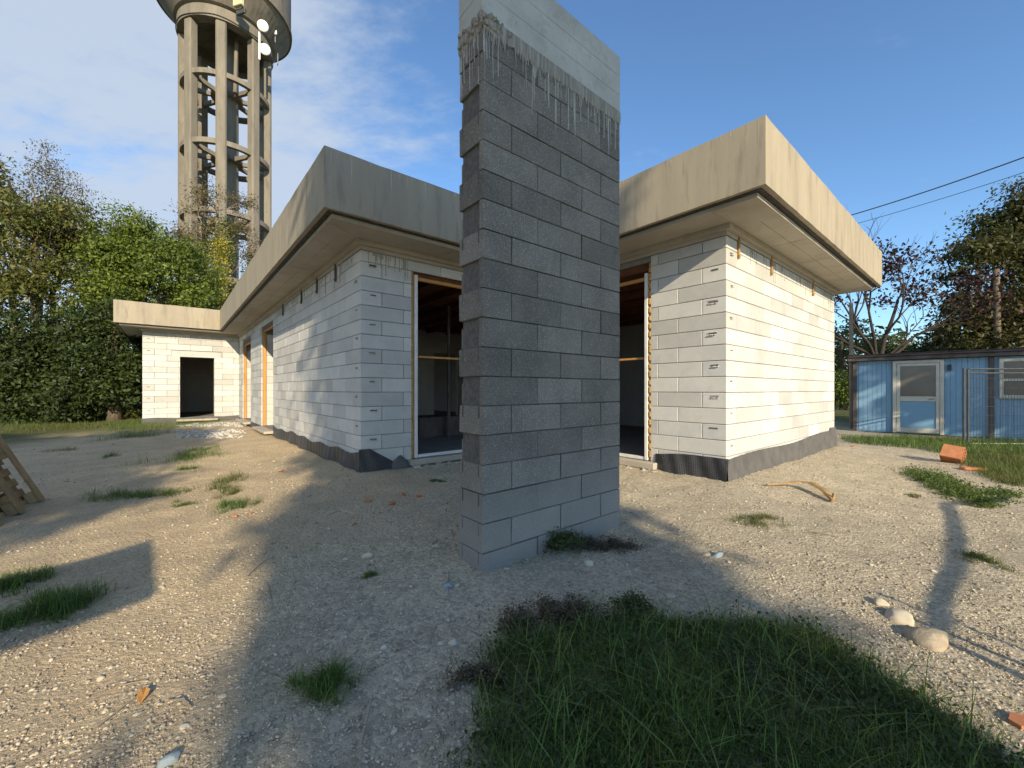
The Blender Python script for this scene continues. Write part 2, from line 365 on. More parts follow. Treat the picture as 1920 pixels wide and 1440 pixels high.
# ---------------------------------------------------------------- ground
def axis(lo, hi, fine0, fine1, st, g=1.12):
    a = list(np.arange(fine0, fine1+st/2, st)); s = st
    while a[-1] < hi: s *= g; a.append(a[-1]+s)
    s = st
    while a[0] > lo: s *= g; a.insert(0, a[0]-s)
    return np.array(a)
gx = axis(-700, 700, -5, 6, .045, 1.07); gy = axis(-300, 1500, .6, 7.5, .045, 1.07)
GX, GY = np.meshgrid(gx, gy); Z = gh(GX, GY)
nx_, ny_ = len(gx), len(gy)
micro = rng.normal(0, .0022, GX.shape); Z = Z + np.where((np.abs(GX) < 8) & (GY < 10), micro, 0)
ii = (np.arange(ny_-1)[:, None]*nx_ + np.arange(nx_-1)[None, :]).ravel()
npmesh('ground', np.stack([GX, GY, Z], -1), np.stack([ii, ii+1, ii+nx_+1, ii+nx_], -1), MT['ground'], smooth=True, kind='structure', label='dry stony ground of the building plot')

# ================================================================ HOUSE
H = empty('unfinished_house', (W1[0], W1[1], 0), R(40), label='unfinished single-storey house of white blocks under a deep concrete roof edge', category='house')
RZ0, RH, NR = .18, .2, 15
ZTOP = 3.13
GAP = .006
_bm = {}
def block_mesh(l, h, d, pocket=False, mt='aac', end=None):
    """front face at y=0 looking to -y, from x=0..l; bevelled front edge; optional grip pocket"""
    k = (round(l, 2), round(h, 3), d, pocket, mt)
    if k in _bm: return _bm[k]
    e = .005; x0, x1, z0, z1 = GAP/2, l-GAP/2, GAP/2, h-GAP/2
    vs = [(x0, e, z0), (x1, e, z0), (x1, e, z1), (x0, e, z1), (x0+e, 0, z0+e), (x1-e, 0, z0+e), (x1-e, 0, z1-e), (x0+e, 0, z1-e), (x0, d, z0), (x1, d, z0), (x1, d, z1), (x0, d, z1)]
    fs = [(0, 1, 5, 4), (1, 2, 6, 5), (2, 3, 7, 6), (3, 0, 4, 7), (0, 3, 11, 8), (1, 9, 10, 2), (3, 2, 10, 11), (0, 8, 9, 1), (8, 11, 10, 9)]
    if pocket:
        cxm = l*.5; pw = min(.07, l*.3); pz1 = z1-.022; pz0 = pz1-.032; dd = min(.03, d-.004)
        hh = [(cxm-pw, 0, pz0), (cxm+pw, 0, pz0), (cxm+pw, 0, pz1), (cxm-pw, 0, pz1), (cxm-pw, dd, pz0+.01), (cxm+pw, dd, pz0+.01), (cxm+pw, dd, pz1), (cxm-pw, dd, pz1)]
        n = len(vs); vs += hh
        fs += [(4, 5, n+1, n), (5, 6, n+2, n+1), (6, 7, n+3, n+2), (7, 4, n, n+3), (n, n+1, n+5, n+4), (n+1, n+2, n+6, n+5), (n+2, n+3, n+7, n+6), (n+3, n, n+4, n+7), (n+4, n+5, n+6, n+7)]
    else: fs.append((4, 5, 6, 7))
    me = bpy.data.meshes.new('block'); me.from_pydata(vs, [], fs); me.update(); me.materials.append(MT[mt]); _bm[k] = me
    return me
def rows():
    for i in range(NR):
        z = RZ0+RH*i; yield i, z, min(RH, ZTOP-z)
def cut(spans, ops, z, h):
    out = []
    for s0, s1 in spans:
        segs = [(s0, s1)]
        for o0, o1, oz0, oz1 in ops:
            if z+h*.5 < oz0 or z+h*.5 > oz1: continue
            ns = []
            for a, b in segs:
                if b <= o0 or a >= o1: ns.append((a, b)); continue
                if a < o0: ns.append((a, o0))
                if b > o1: ns.append((o1, b))
            segs = ns
        out += [s for s in segs if s[1]-s[0] > .03]
    return out
def wall(name_mat, origin, rot, L, ops, skip0, skip1, spanfn, single=True, core0=.03, core1=0., thick=.35, label=None, extra=()):
    """core box with openings + one block object per visible block (or one joined part)"""
    mb = MB()
    xs = [core0]
    for o in sorted(ops): xs += [o[0], o[1]]
    xs.append(L-core1)
    for i in range(0, len(xs), 2):
        if xs[i+1]-xs[i] > .005: mb.box(xs[i], xs[i+1], .026, thick, .0, 3.249)
    for o in ops:
        if o[3] < 3.24: mb.box(o[0]+.001, o[1]-.001, .028, thick-.002, o[3], 3.248)
        if o[2] > .02: mb.box(o[0]+.001, o[1]-.001, .028, thick-.002, 0, o[2])
    w = mb.build('wall', MT['aac_core'], H, loc=(origin[0], origin[1], 0), rot=(0, 0, rot), label=label)
    jm = MB()
    for i, z, h in rows():
        for s0, s1 in cut(spanfn(i), list(ops)+list(extra), z, h):
            r = random.random()
            mt = 'aac_wet' if (r < .12) else 'aac'
            if single:
                link('block', block_mesh(s1-s0, h, .03, False, mt), w, loc=(s0, random.uniform(-.002, .0012), z))
            else: jm.box(s0+GAP/2, s1-GAP/2, random.uniform(-.003, .001), .03, z+GAP/2, z+h-GAP/2)
    if jm.v: jm.build('block', MT['aac'], w, kind='stuff')
    return w
def spans_from(start, L, first, step=.625):
    out = []; x = start; n = first
    while x < L-1e-6:
        e = min(x+n, L)
        if L-e < .06: e = L
        out.append((x, e)); x = e; n = step
    return out
def mirror(sp, L): return [(L-b, L-a) for a, b in sp]
# quoins: full blocks showing on two faces. (pa,pb) outer corner, sa/sb inward signs
def quoins(w, pa, pb, sa, sb, head_on_a_rows, wf):
    for i, z, h in rows():
        longa = (i % 2) != head_on_a_rows      # long side lies along a
        la, lb = (.625, .30) if longa else (.30, .625)
        mb = MB(); e = GAP/2
        a0, a1 = sorted((pa, pa+sa*(la-e))); b0, b1 = sorted((pb, pb+sb*(lb-e)))
        mb.box(a0-pa, a1-pa, b0-pb, b1-pb, e, h-e, bev=.006)
        # grip pocket in the header face: no recess, a dark plate holds its shade
        o = mb.build('block', MT['aac_wet'] if random.random() < .1 else MT['aac'], w, loc=(pa, pb, z))
        o['_long'] = 1 if longa else 0
        yield_list.append((o, longa, z, h))
yield_list = []
# --- wall 1: left facade (faces -a), local x runs from Wi (b=LF) to W1 (b=0)
op1 = (LF-7.86, LF-6.15, 0, 3.02); op2 = (LF-11.73, LF-9.85, 0, 2.93)
def sp_left(i):
    head = (i % 2 == 0)                 # header on the left facade in even rows
    return mirror(spans_from(.30 if head else .625, LF, .625 if head else .625), LF)
wl = wall('aac', (0, LF), R(-90), LF, [op1, op2], 0, 0, sp_left, core0=0, core1=.03, label='long left wall with two tall openings')
# --- wall 2: W1 right face (faces -b), x from a=0
opA = (.755, 3.20, 0, 3.0)
def sp_w1r(i):
    head = (i % 2 == 1)
    return spans_from(.30 if head else .625, LA, .625 if not head else .455)
wr = wall('aac', (0, 0), 0, LA, [opA], 0, 0, sp_w1r, core0=.351, label='short wall left of the dark corner opening')
# --- wall 3: W2 left face (faces -a): x from b=0 to b=-LB
opB = (.08, LB-1.04, 0, 3.06)
def sp_w2l(i):
    head = (i % 2 == 0)
    return mirror(spans_from(.30 if head else .625, LB, .625), LB)
w2 = wall('aac', (LA, 0), R(-90), LB, [opB], 0, 0, sp_w2l, core0=0, core1=.03, label='short wall right of the dark corner opening')
# --- wall 4: W2 right face (faces -b)
def sp_w2r(i):
    head = (i % 2 == 1)
    return spans_from(.30 if head else .625, LR, .625)
w4 = wall('aac', (LA, -LB), 0, LR, [], 0, 0, sp_w2r, core0=.351, label='sunlit right wall without openings')
# --- wall 5: wing (faces -b) x from a=-WL
opD = (WL-1.718, WL-.757, 0, 2.35)
def sp_wing(i):
    head = (i % 2 == 1)
    sp = spans_from(.30 if head else .625, WL, .625)
    return sp
w5 = wall('aac', (-WL, LF), 0, WL, [opD], 0, 0, sp_wing, extra=[(WL-1.95, WL-.55, 2.36, 2.56)], single=True, core0=.351, label='wall of the far wing with an open doorway')
MB().box(WL-1.948, WL-.552, -.002, .03, 2.352, 2.56, bev=.004).build('lintel', MT['aac'], w5)
# core behind the lintel slot is already solid
quoins(wl, 0, 0, 1, 1, 1, None)
# quoin objects are parented in house axes: reparent math (wl has its own frame)
def fix_quoins(parent):
    inv = Matrix.LocRotScale(parent.location, parent.rotation_euler, None).inverted()
    for o, la, z, h in yield_list:
        o.matrix_local = inv @ Matrix.Translation(o.location)
    q = list(yield_list); yield_list.clear(); return q
q1 = fix_quoins(wl)
quoins(w2, LA, -LB, 1, 1, 1, None); q2 = fix_quoins(w2)
quoins(w5, -WL, LF, 1, 1, 1, None); q5 = fix_quoins(w5)
# in rows where long side lies along a (i%2==0 -> head on a rows are odd) the -a face shows the header
def pocket(parent, org, rot, x, z, w=.12):
    """grip slot: dark cavity with broken mortar crumbs on its lower lip"""
    e = MB(); m = Matrix.Translation((org[0], org[1], 0)) @ Matrix.Rotation(rot, 4, 'Z')
    return e
def grips(parent_wall, x_of, rows_, zoff=.145):
    pass
def slot_mesh():
    if 'slot' in _bm: return _bm['slot']
    mb = MB()
    mb.box(-.055, .055, -.004, .0, .002, .030)     # flat dark plate, the slot's inner shade is painted
    me = mb.mesh('grip_slot', MT['joint_dark']); _bm['slot'] = me; return me
MT['joint_dark'] = mat('slot_shadow_dust', (.085, .08, .075), (.14, .13, .12), scale=30, rough=.95)  # dark mortar; on slots and air holes it paints their inner shade
def ledge_mesh():
    mb = MB(); random.seed(5)
    for k in range(5):
        x = -.055+.022*k; mb.box(x, x+.02, -.004-random.uniform(.006, .02), .0, -.012, random.uniform(-.004, .006), bev=.003)
    mb.box(-.062, .062, -.012, 0, .030, .036, bev=.003)
    return mb.mesh('mortar_crumb', MT['aac'])
ledge = ledge_mesh()
random.seed(21)
def put_grips(w, x, rows_ok, dz=.135, jitter=.012, sc=1.):
    for i, z, h in rows():
        if not rows_ok(i) or h < .18 or i == 0: continue
        xx = x+random.uniform(-jitter, jitter)
        k = sc*random.uniform(.7, 1.1); dzz = dz+random.uniform(-.01, .008); rr = (0, random.uniform(-.05, .05), 0)
        a_ = link('grip_slot', slot_mesh(), w, loc=(xx, 0, z+dzz), rot=rr); a_.scale = (k, 1, k*random.uniform(.6, 1))
        if random.random() < .75: b_ = link('mortar_crumb', ledge, w, loc=(xx+random.uniform(-.015, .015), 0, z+dzz), rot=rr); b_.scale = (k, random.uniform(.5, 1.2), k)
put_grips(w2, LB-.15, lambda i: i % 2 == 0)
put_grips(wr, .17, lambda i: i % 2 == 1, sc=.85)
put_grips(wl, LF-.16, lambda i: i % 2 == 0 and 0 < i, sc=.7)
put_grips(w4, .14, lambda i: i % 2 == 1, sc=.6)
put_grips(w5, .15, lambda i: i % 2 == 1, sc=.6)

# hidden outer walls and partitions (plain)
pl = MB()
pl.box(LA+LR-.35, LA+LR, -LB+.351, BK, 0, 3.249)
pl.box(-WL, LA+LR-.351, BK-.35, BK, 0, 3.249)
pl.box(-WL, -WL+.35, LF+.351, BK-.351, 0, 3.249)
pl.build('wall', MT['aac'], H, label='rear and side walls facing away')
fl = MB(); fl.prism([(-WL+.02, LF+.02), (.02, LF+.02), (.02, .02), (LA+.02, .02), (LA+.02, -LB+.02), (LA+LR-.02, -LB+.02), (LA+LR-.02, BK-.02), (-WL+.02, BK-.02)], -.25, .185)
fl.build('floor', MT['floor'], H)
# partitions with block courses
pm = MB()
def part_wall(x0, x1, y, doors):
    xs = [x0]
    for d in doors: xs += [d[0], d[1]]
    xs.append(x1)
    for i in range(15):
        z = .19+.2*i; h = min(.2, 3.1-z)
        sp = cut(spans_from(x0, x1, .3 if i % 2 else .625), [(d[0], d[1], 0, 2.3) for d in doors], z, h)
        for s0, s1 in sp: pm.box(s0+.002, s1-.002, y, y+.12, z+.002, z+h-.002)
part_wall(.36, LA+LR-.36, 6.2, [(1.5, 2.4), (4.6, 5.5)])
pm.build('partition', MT['aac'], H, kind='stuff')
# formwork boards under the ceiling with joists, plus loose braces in the corner opening
for k in range(34):
    b0 = -LB+.4+k*.42
    if b0 > 11: break
    x0 = LA+.38 if b0 < .05 else .38
    mb = MB(); mb.box(x0, LA+LR-.38, b0, b0+.40, 3.17, 3.20); mb.build('ceiling_board', MT['redboard'], H)
for k in range(11):
    a0 = .7+k*.72
    mb = MB(); mb.box(a0, a0+.09, (.4 if a0 < LA+.4 else -LB+.4), 9.5, 3.02, 3.165, bev=.004); mb.build('joist', MT['redboard'], H)
for k, (a, b) in enumerate([(1.3, 1.6), (2.6, 2.0), (4.4, .6), (5.2, -1.2), (4.2, 2.6), (2.2, 3.2)]):
    MB().tube([(a, b, .185), (a, b, 3.02)], .035, 8).build('prop', MT['darkwood' if k % 2 else 'redboard'], H)
MB().box(2.0, 3.1, 2.2, 3.0, .186, .62, bev=.01).build('crate', MT['darkwood'], H)

# roof
sfm = MB(); sfm.prism(footprint(.53), 3.25, 3.298); sfm.build('soffit', MT['soffit'], H)
mb = MB(); mb.prism(footprint(.50), 3.320, 3.60); mb.build('roof_deck', MT['beamtop'], H)
mb = MB(); mb.prism(footprint(.585), 3.2985, 3.3195); mb.build('drip_strip', MT['black'], H)
def ring(d0, d1, z0, z1, name, m, chips=0.0, sub=.16):
    """one part per straight run so that each face is its own piece, mitred at the corners"""
    P0, P1 = footprint(d0), footprint(d1); n = len(P0)
    for i in range(n):
        a, b = Vector(P0[i]).to_3d(), Vector(P0[(i+1) % n]).to_3d(); c, d = Vector(P1[i]).to_3d(), Vector(P1[(i+1) % n]).to_3d()
        k = max(2, int((b-a).length/sub)); vs = []; fs = []
        for j in range(k+1):
            t = j/k; o = a.lerp(b, t); q = c.lerp(d, t)
            ez = 0 if j in (0, k) else random.uniform(-chips, chips*.4)
            wv = 0 if j in (0, k) else chips*.5*math.sin(j*.7+i)
            eb = 0 if j in (0, k) else random.uniform(-chips*.3, chips*.6)
            vs += [(o.x, o.y, z0+eb), (o.x, o.y, z1+ez+wv), (q.x, q.y, z1+wv), (q.x, q.y, z0)]
        for j in range(k):
            s = j*4
            for e in range(4): fs.append((s+e, s+4+e, s+4+(e+1) % 4, s+(e+1) % 4))
        fs += [(0, 1, 2, 3), (k*4+3, k*4+2, k*4+1, k*4)]
        MB().add(vs, fs).build(name, m, H)
ring(.643, .505, 3.309, 4.012, 'fascia', MT['fascia'], chips=.007)
# pale lime streaks below the top edge of the roof band, each with its own length
MT['streak'] = mat('lime_streak', (.46, .43, .36), (.40, .36, .29), scale=20, rough=.95)
mb = MB(); random.seed(44); FP_ = footprint(.643)
for i in (1, 2, 3, 4):
    p, q = Vector(FP_[i]), Vector(FP_[i+1]); d = (q-p); L_ = d.length; d.normalize(); n_ = Vector((d.y, -d.x))
    for k in range(int(L_*7)):
        t = random.uniform(.03, L_-.03); l = min(.45, .04+random.expovariate(1/.09)); r = random.uniform(.002, .007); c = p+d*t
        a_, b_ = c-d*r+n_*.0015, c+d*r+n_*.0015; m_ = c+n_*.0015
        mb.add([(a_.x, a_.y, 3.995), (b_.x, b_.y, 3.995), (b_.x, b_.y, 3.995-l*.5), (m_.x, m_.y, 3.995-l), (a_.x, a_.y, 3.995-l*.5)], [(0, 1, 2, 3, 4)])
mb.build('lime_streak', MT['streak'], H, kind='stuff')
# shallow step where the soffit meets the walls
ring(.07, .0, 3.185, 3.2495, 'soffit_step', MT['soffit'], chips=.0)
ring(.012, .0, 3.132, 3.1845, 'ring_beam', MT['soffit'], chips=.0)
# board marks: thin fins of cement left in the shutter joints
mb = MB()
def fin(a0, b0, a1, b1):
    d = Vector((a1-a0, b1-b0, 0)); n = Vector((-d.y, d.x, 0)).normalized()*.005
    p, q = Vector((a0, b0, 3.2501)), Vector((a1, b1, 3.2501)); dz = Vector((0, 0, -.004))
    vs = [p-n, p+n, q+n, q-n]; mb.add(vs+[v+dz for v in vs], [(0, 1, 2, 3), (7, 6, 5, 4), (0, 4, 5, 1), (1, 5, 6, 2), (2, 6, 7, 3), (3, 7, 4, 0)])
fin(-.075, -.075, -.53, -.40); fin(LA-.53, -LB-.05, LA-.01, -LB-.075)
for b in (1.9, 4.4, 6.9, 9.4, 11.6): fin(-.53, b, -.08, b)
for a in (1.3, 2.5, 3.7, 4.8): fin(LA+a, -LB-.53, LA+a, -LB-.08)
fin(1.2, -.53, 1.2, -.08); fin(LA-.53, -1.5, LA-.08, -1.5)
fin(-.30, .0, -.30, 11.9); fin(LA+.2, -LB-.31, LA+5, -LB-.31)
mb.build('formwork_fin', MT['soffit'], H)
# cleats nailed below the soffit, left hanging foam drops
random.seed(3)
def cleats(w, xs, m='splinter'):
    for x in xs:
        mb = MB(); mb.box(x-.018, x+.018, -.03, 0, ZTOP-.20, ZTOP+.04, bev=.004); mb.tube([(x, -.02, ZTOP-.23), (x, -.02, ZTOP-.19)], [.012, .024], 6)
        mb.build('cleat', MT[m], w)
cleats(w4, [.33, 1.52, 3.6]); cleats(wl, [LF-1.05, LF-2.1, LF-3.2, LF-4.9], 'darkwood')
# lime drips running down from the ring beam, each its own shape
MT['drip'] = mat('mortar_drip', (.40, .37, .32), (.33, .31, .27), scale=20, rough=.95)
def drips(w, x0, x1, n):
    mb = MB()
    for _ in range(n):
        x = random.uniform(x0, x1); l = random.expovariate(1/.09)+.03; l = min(l, .3); r = random.uniform(.003, .007)
        mb.box(x-r, x+r, -.0045, -.001, ZTOP-l, ZTOP-.001)
        mb.box(x-r*1.6, x+r*1.6, -.007, -.001, ZTOP-l-.012, ZTOP-l-.0005)
    mb.build('mortar_drip', MT['drip'], w, kind='stuff')
drips(w4, .7, 5.0, 60); drips(wr, .1, .72, 26); drips(wl, LF-6.0, LF-.2, 70); drips(w5, .1, 2.6, 24)

# openings: frames, jambs, sills
def frame_part(name, m, x0, x1, y0, y1, z0, z1, w, bev=.004): return MB().box(x0, x1, y0, y1, z0, z1, bev=bev).build(name, MT[m], w)
# corner opening, left leaf (in wr frame: x=a)
frame_part('jamb', 'woodo', .757, .80, .03, .10, .19, 2.99, wr)
for i in range(24):
    z = .25+i*.115; MB().box(.752, .775+random.uniform(0, .012), .0, .032, z, z+random.uniform(.07, .112), bev=.008).build('foam', MT['foam'], wr)
frame_part('window_frame', 'whitem', .802, .850, -.01, .06, .195, 2.93, wr)
frame_part('window_frame', 'whitem', .863, 3.19, .0, .05, .195, .24, wr)
frame_part('brace', 'woodo', .863, 3.19, .02, .06, 2.86, 2.91, wr)
frame_part('brace', 'woodo', .863, 3.19, .05, .10, 1.70, 1.73, wr)
frame_part('shutter_box', 'redboard', .80, 3.19, .08, .33, 2.93, 3.18, wr)
frame_part('threshold', 'soffit', .70, 3.2, -.10, .34, .10, .185, wr, bev=.01)
# corner post where the two openings meet
frame_part('corner_post', 'whitem', LA-.08, LA, .0, .08, .19, 3.18, wr)
# right leaf (in w2 frame: x=-b)
e2 = LB-1.04
frame_part('jamb', 'woodo', e2-.045, e2-.002, .03, .10, .19, 3.05, w2)
for i in range(24):
    z = .25+i*.115; MB().box(e2-.03-random.uniform(0, .012), e2+.004, -.004, .03, z, z+random.uniform(.07, .112), bev=.008).build('foam', MT['foam'], w2)
frame_part('window_frame', 'whitem', e2-.095, e2-.047, -.01, .06, .195, 2.90, w2)
frame_part('window_frame', 'whitem', .1, e2-.106, .0, .05, .195, .24, w2)
frame_part('brace', 'woodo', .1, e2-.106, .02, .06, 2.80, 2.85, w2)
frame_part('brace', 'woodo', .1, e2-.106, .05, .10, 1.66, 1.69, w2)
frame_part('shutter_box', 'redboard', .1, e2-.04, .08, .33, 2.95, 3.18, w2)
frame_part('threshold', 'soffit', .1, e2+.12, -.12, .34, .09, .185, w2, bev=.01)
# left facade openings (wl frame x = LF - L): timber on the far jamb, black box at the top, slab at the foot
for (o0, o1, oz0, oz1) in (op1, op2):
    frame_part('jamb', 'woodo', o0+.002, o0+.05, .04, .115, .19, oz1-.14, wl)
    for q_ in range(14):
        if .19+.2*q_+.2 < oz1-.14: frame_part('block', 'aac', o0+.001, o0+.012, .12, .345, .192+.2*q_, .388+.2*q_, wl, .004)
    frame_part('shutter_box', 'steelb', o0+.01, o1-.01, .03, .33, oz1-.13, oz1-.002, wl)
    frame_part('head_board', 'woodo', o0+.06, o1-.01, .05, .12, oz1-.17, oz1-.132, wl)
    frame_part('threshold', 'soffit', o0-.05, o1+.1, -.22, .3, .105, .175, wl, bev=.01)
frame_part('threshold', 'soffit', opD[0]-.1, opD[1]+.1, -.2, .3, .11, .18, w5, bev=.01)

# membrane skirt at the foot of the walls
def skirt(name, w, x0, x1, top, base, m, dimple=False, out=.03, step=.05, lab=None, bulge=.02):
    n = max(6, int((x1-x0)/step)); rows_n = 46 if dimple else 6; V = []; Fs = []
    for i in range(n+1):
        x = x0+(x1-x0)*i/n; zt = top(x); zb = base
        for j in range(rows_n+1):
            t = j/rows_n; z = zt+(zb-zt)*t
            y = -out*(.25+.9*t) - bulge*math.sin(x*5.3+1.2*math.sin(x*2.1))*math.sin(t*2.2) - (.006*math.sin(x*31+z*11))
            if dimple:
                y -= .012*max(0, math.sin((x+z)*140)*math.sin((x-z)*140))**.5 if (math.sin((x+z)*140)*math.sin((x-z)*140)) > 0 else 0
            V.append((x, y, z))
    for i in range(n):
        for j in range(rows_n):
            a = i*(rows_n+1)+j; Fs.append((a, a+1, a+rows_n+2, a+rows_n+1))
    o = npmesh(name, V, Fs, MT[m], w, smooth=not dimple, label=lab)
    return o
wob = lambda k, a: (lambda x: a+.018*math.sin(x*2.7+k)+.012*math.sin(x*7.1+k*2))
skirt('membrane', w2, e2+.08, LB+.03, lambda x: .36-.05*math.exp(-((x-LB+1)/.3)**2), .0, 'membrane', True, step=.0075, lab='black dimpled membrane strip', out=.05)
skirt('membrane', w4, -.03, LR+.02, lambda x: .345+.05*(x/LR)+.02*math.sin(x*1.9)+(.06 if x > LR-.4 else 0), .0, 'felt', False, out=.04, bulge=.012)
skirt('membrane', wr, -.03, .52, lambda x: .40-.28*max(0, (x-.12)/.45), .0, 'membrane', True, step=.0075, out=.06)
skirt('membrane', wr, .42, .72, lambda x: .28-.9*abs(x-.56), .02, 'felt', False, out=.10, step=.03, bulge=.01)
skirt('membrane', wl, LF-6.1, LF+.03, lambda x: .30+.016*math.sin(x*2.3)+.07*max(0, 1-abs(x-(LF))/.7)+.02*math.sin(x*6), .0, 'membrane', False, out=.05, bulge=.02)
skirt('membrane', wl, LF-9.8, LF-7.9, lambda x: .18+.01*math.sin(x*9), .0, 'membrane', False, out=.05)
skirt('membrane', w5, -.02, WL, lambda x: .25+.015*math.sin(x*5), .0, 'felt', False, out=.05)
# pipe stub through the right end of the roof edge
MB().tube([(LA+LR+.60, -LB-.40, 3.55), (LA+LR+.98, -LB-.42, 3.55)], .032, 12).build('drain_pipe', MT['whitem'], H)
# rough mortar lumps under the corner window thresholds
mb = MB(); random.seed(9)
for k in range(46):
    x = random.uniform(.75, 3.1); s = random.uniform(.02, .06)
    m_ = Matrix.Translation((x, -.12-random.uniform(-.03, .05), .07)) @ Matrix.Rotation(random.random()*3, 4, 'Z') @ Matrix.Rotation(random.random(), 4, 'X')
    mb.box(-s, s, -s*.7, s*.7, -s*.4, s*.4, M=m_, bev=.01)
for k in range(40):
    b = random.uniform(-2.6, -.2); s = random.uniform(.02, .06)
    m_ = Matrix.Translation((LA-.12-random.uniform(-.03, .06), b, .07)) @ Matrix.Rotation(random.random()*3, 4, 'Z') @ Matrix.Rotation(random.random(), 4, 'X')
    mb.box(-s, s, -s*.7, s*.7, -s*.4, s*.4, M=m_, bev=.01)
mb.build('mortar_rubble', MT['soffit'], H, kind='stuff')

# ================================================================ PILLAR
PC = (-.1941, 2.70)
PL, PT = 1.521, .285
P = empty('block_pillar', (PC[0], PC[1], 0), R(40), label='free-standing pillar of dark grey blocks with a concrete cap, in front of the house', category='pillar')
PR = .1965; PZ0 = .127
random.seed(4)
def pblock(x0, x1, z0, z1, recess):
    e = .0035; j = random.uniform(-.002, .002); k = random.uniform(-.002, .002)
    X0, X1, Z0, Z1, Y0, Y1 = x0+(e if x0 > 0 else 0)+(k if x0 == 0 else 0), x1-(e if x1 < PL else 0), z0+e*.9, z1-e*.9, j, PT+j
    mb = MB()
    if not recess: mb.box(X0, X1, Y0, Y1, Z0, Z1, bev=.0035)
    else:
        # open cell end: side lips with a set-back web between
        def lprism(dp, za, zb_):
            yn = Y0+.036; mb.prism([(X0, Y0+.003), (X0+.003, Y0), (X1, Y0), (X1, Y1), (X0+dp, Y1), (X0+dp, yn), (X0, yn)], za, zb_)
        lprism(.022, Z0, Z1-.046); lprism(.10, Z1-.046, Z1)
        mb.build('block', MT['leca'], P); return
    mb.v = [(a+random.uniform(-.0022, .0022), b+random.uniform(-.0022, .0022), c+random.uniform(-.0018, .0018)) for a, b, c in mb.v]
    mb.build('block', MT['leca'], P)
for i in range(-1, 18):
    z0, z1 = PZ0+PR*i, PZ0+PR*(i+1)
    js = [0, .5, 1.0, PL] if i % 2 else [0, .25, .75, 1.25, PL]
    for s, (a, b) in enumerate(zip(js, js[1:])):
        pblock(a, b, z0, z1, s == 0 and i % 2 == 1 and 3 <= i <= 15)
        if s == 0 and i % 2 == 0 and i > 1:      # little vertical saw slots in the flush header ends
            pass
MB().box(.02, PL-.02, .02, PT-.02, -.25, PZ0+PR*18-.005).build('mortar_core', MT['joint_dark'], P)
# slots in the narrow face: dark strips painted as inner shade
for i in range(-1, 17, 1):
    if i % 2 and i >= 3: continue
    z1 = PZ0+PR*(i+1)
    for y in (.045, PT-.045):
        MB().box(-.0035, .004, y-.003, y+.003, z1-.085, z1-.004).build('saw_slot', MT['joint_dark'], P)
# cap beam with ragged cement skirt
zt = 4.215; zb = PZ0+PR*18
mb = MB(); mb.box(-.004, PL+.004, -.004, PT+.004, zb+.03, zt, bev=.007); mb.build('cap_beam', MT['beamtop'], P)
mb = MB(); random.seed(18)
for zz in (zb+.20, zb+.37): mb.box(0, PL, -.0062, -.0035, zz-.0018, zz+.0018); mb.box(-.0062, -.0035, 0, PT, zz-.0018, zz+.0018)
mb.build('board_mark', MT['beamtop'], P)
mb = MB()
for k in range(90):
    xx, zz, r = random.uniform(.02, PL-.02), random.uniform(zb+.08, zt-.03), random.uniform(.0015, .004)
    mb.add([(xx+r*math.cos(a), -.0046, zz+r*math.sin(a)) for a in (0, 1.05, 2.09, 3.14, 4.19, 5.24)], [(0, 1, 2, 3, 4, 5)])
mb.build('air_hole', MT['joint_dark'], P, kind='stuff')  # flat dark discs painted as the shade inside small holes
mb = MB(); random.seed(8); MT['lime'] = mat('lime_wash', (.36, .34, .29), (.22, .205, .175), scale=1.2, stretch=(40, 40, 3), contrast=1.5, rough=.95, bump=.5, bscale=40)
x = -.01
def ragged(n, x0, x1, fn):
    vs = []; fs = []
    for i in range(n+1):
        t = i/n; p = x0+(x1-x0)*t; dz = .03+.03*random.random()+(.07*random.random() if random.random() < .3 else 0)
        for (off, zz) in ((.0, zb+.045), (.0, zb+.03-dz*.4), (.0, zb-.0-dz)):
            pass
        vs += [fn(p, .0045, zb+.05), fn(p, .0060, zb-.01), fn(p, .0025, zb-.01-dz), fn(p, -.004, zb-.012-dz)]
    for i in range(n):
        for e in range(3): fs.append((i*4+e, i*4+4+e, i*4+5+e, i*4+1+e))
    return vs, fs
v_, f_ = ragged(260, 0, PL, lambda p, o, z: (p, -.004-o, z)); mb.add(v_, [f[::-1] for f in f_])
v_, f_ = ragged(52, 0, PT, lambda p, o, z: (-.004-o, p, z)); mb.add(v_, f_)
mb.build('cement_skirt', MT['lime'], P)
# lime runs: thin raised dribbles down both faces
MT['limerun'] = mat('lime_run', (.50, .49, .45), (.40, .39, .36), scale=30, rough=.9)
for face in (0, 1):
    mb = MB()
    for k in range(58 if face == 0 else 16):
        span = PL if face == 0 else PT
        x = random.choice([random.uniform(.01, span-.01), min(span-.01, max(.01, random.gauss(random.choice([.08, .48, .9, 1.25]), .05)))]) if face == 0 else random.uniform(.01, span-.01)
        l = .06+random.expovariate(1/.11); l = min(l, 1.2); r = random.uniform(.0014, .0034); z = zb-.02; pts = []
        nseg = max(2, int(l/.08)); xx = x
        for q in range(nseg+1):
            pts.append((xx, z-l*q/nseg)); xx = min(span-.006, max(.006, xx+random.gauss(0, .0022)))
        for (xa, za), (xb, zb_) in zip(pts, pts[1:]):
            v = [(xa-r, 0, za), (xa+r, 0, za), (xb+r, 0, zb_), (xb-r, 0, zb_)]; o1, o2 = -.0045, .004
            if face == 0: vs = [(a, o1, c) for a, b, c in v]+[(a, o2, c) for a, b, c in v]
            else: vs = [(o1, a, c) for a, b, c in v]+[(o2, a, c) for a, b, c in v]
            mb.add(vs, [(3, 2, 1, 0), (0, 1, 5, 4), (1, 2, 6, 5), (3, 0, 4, 7)])
    mb.build('lime_run', MT['limerun'], P, kind='stuff')
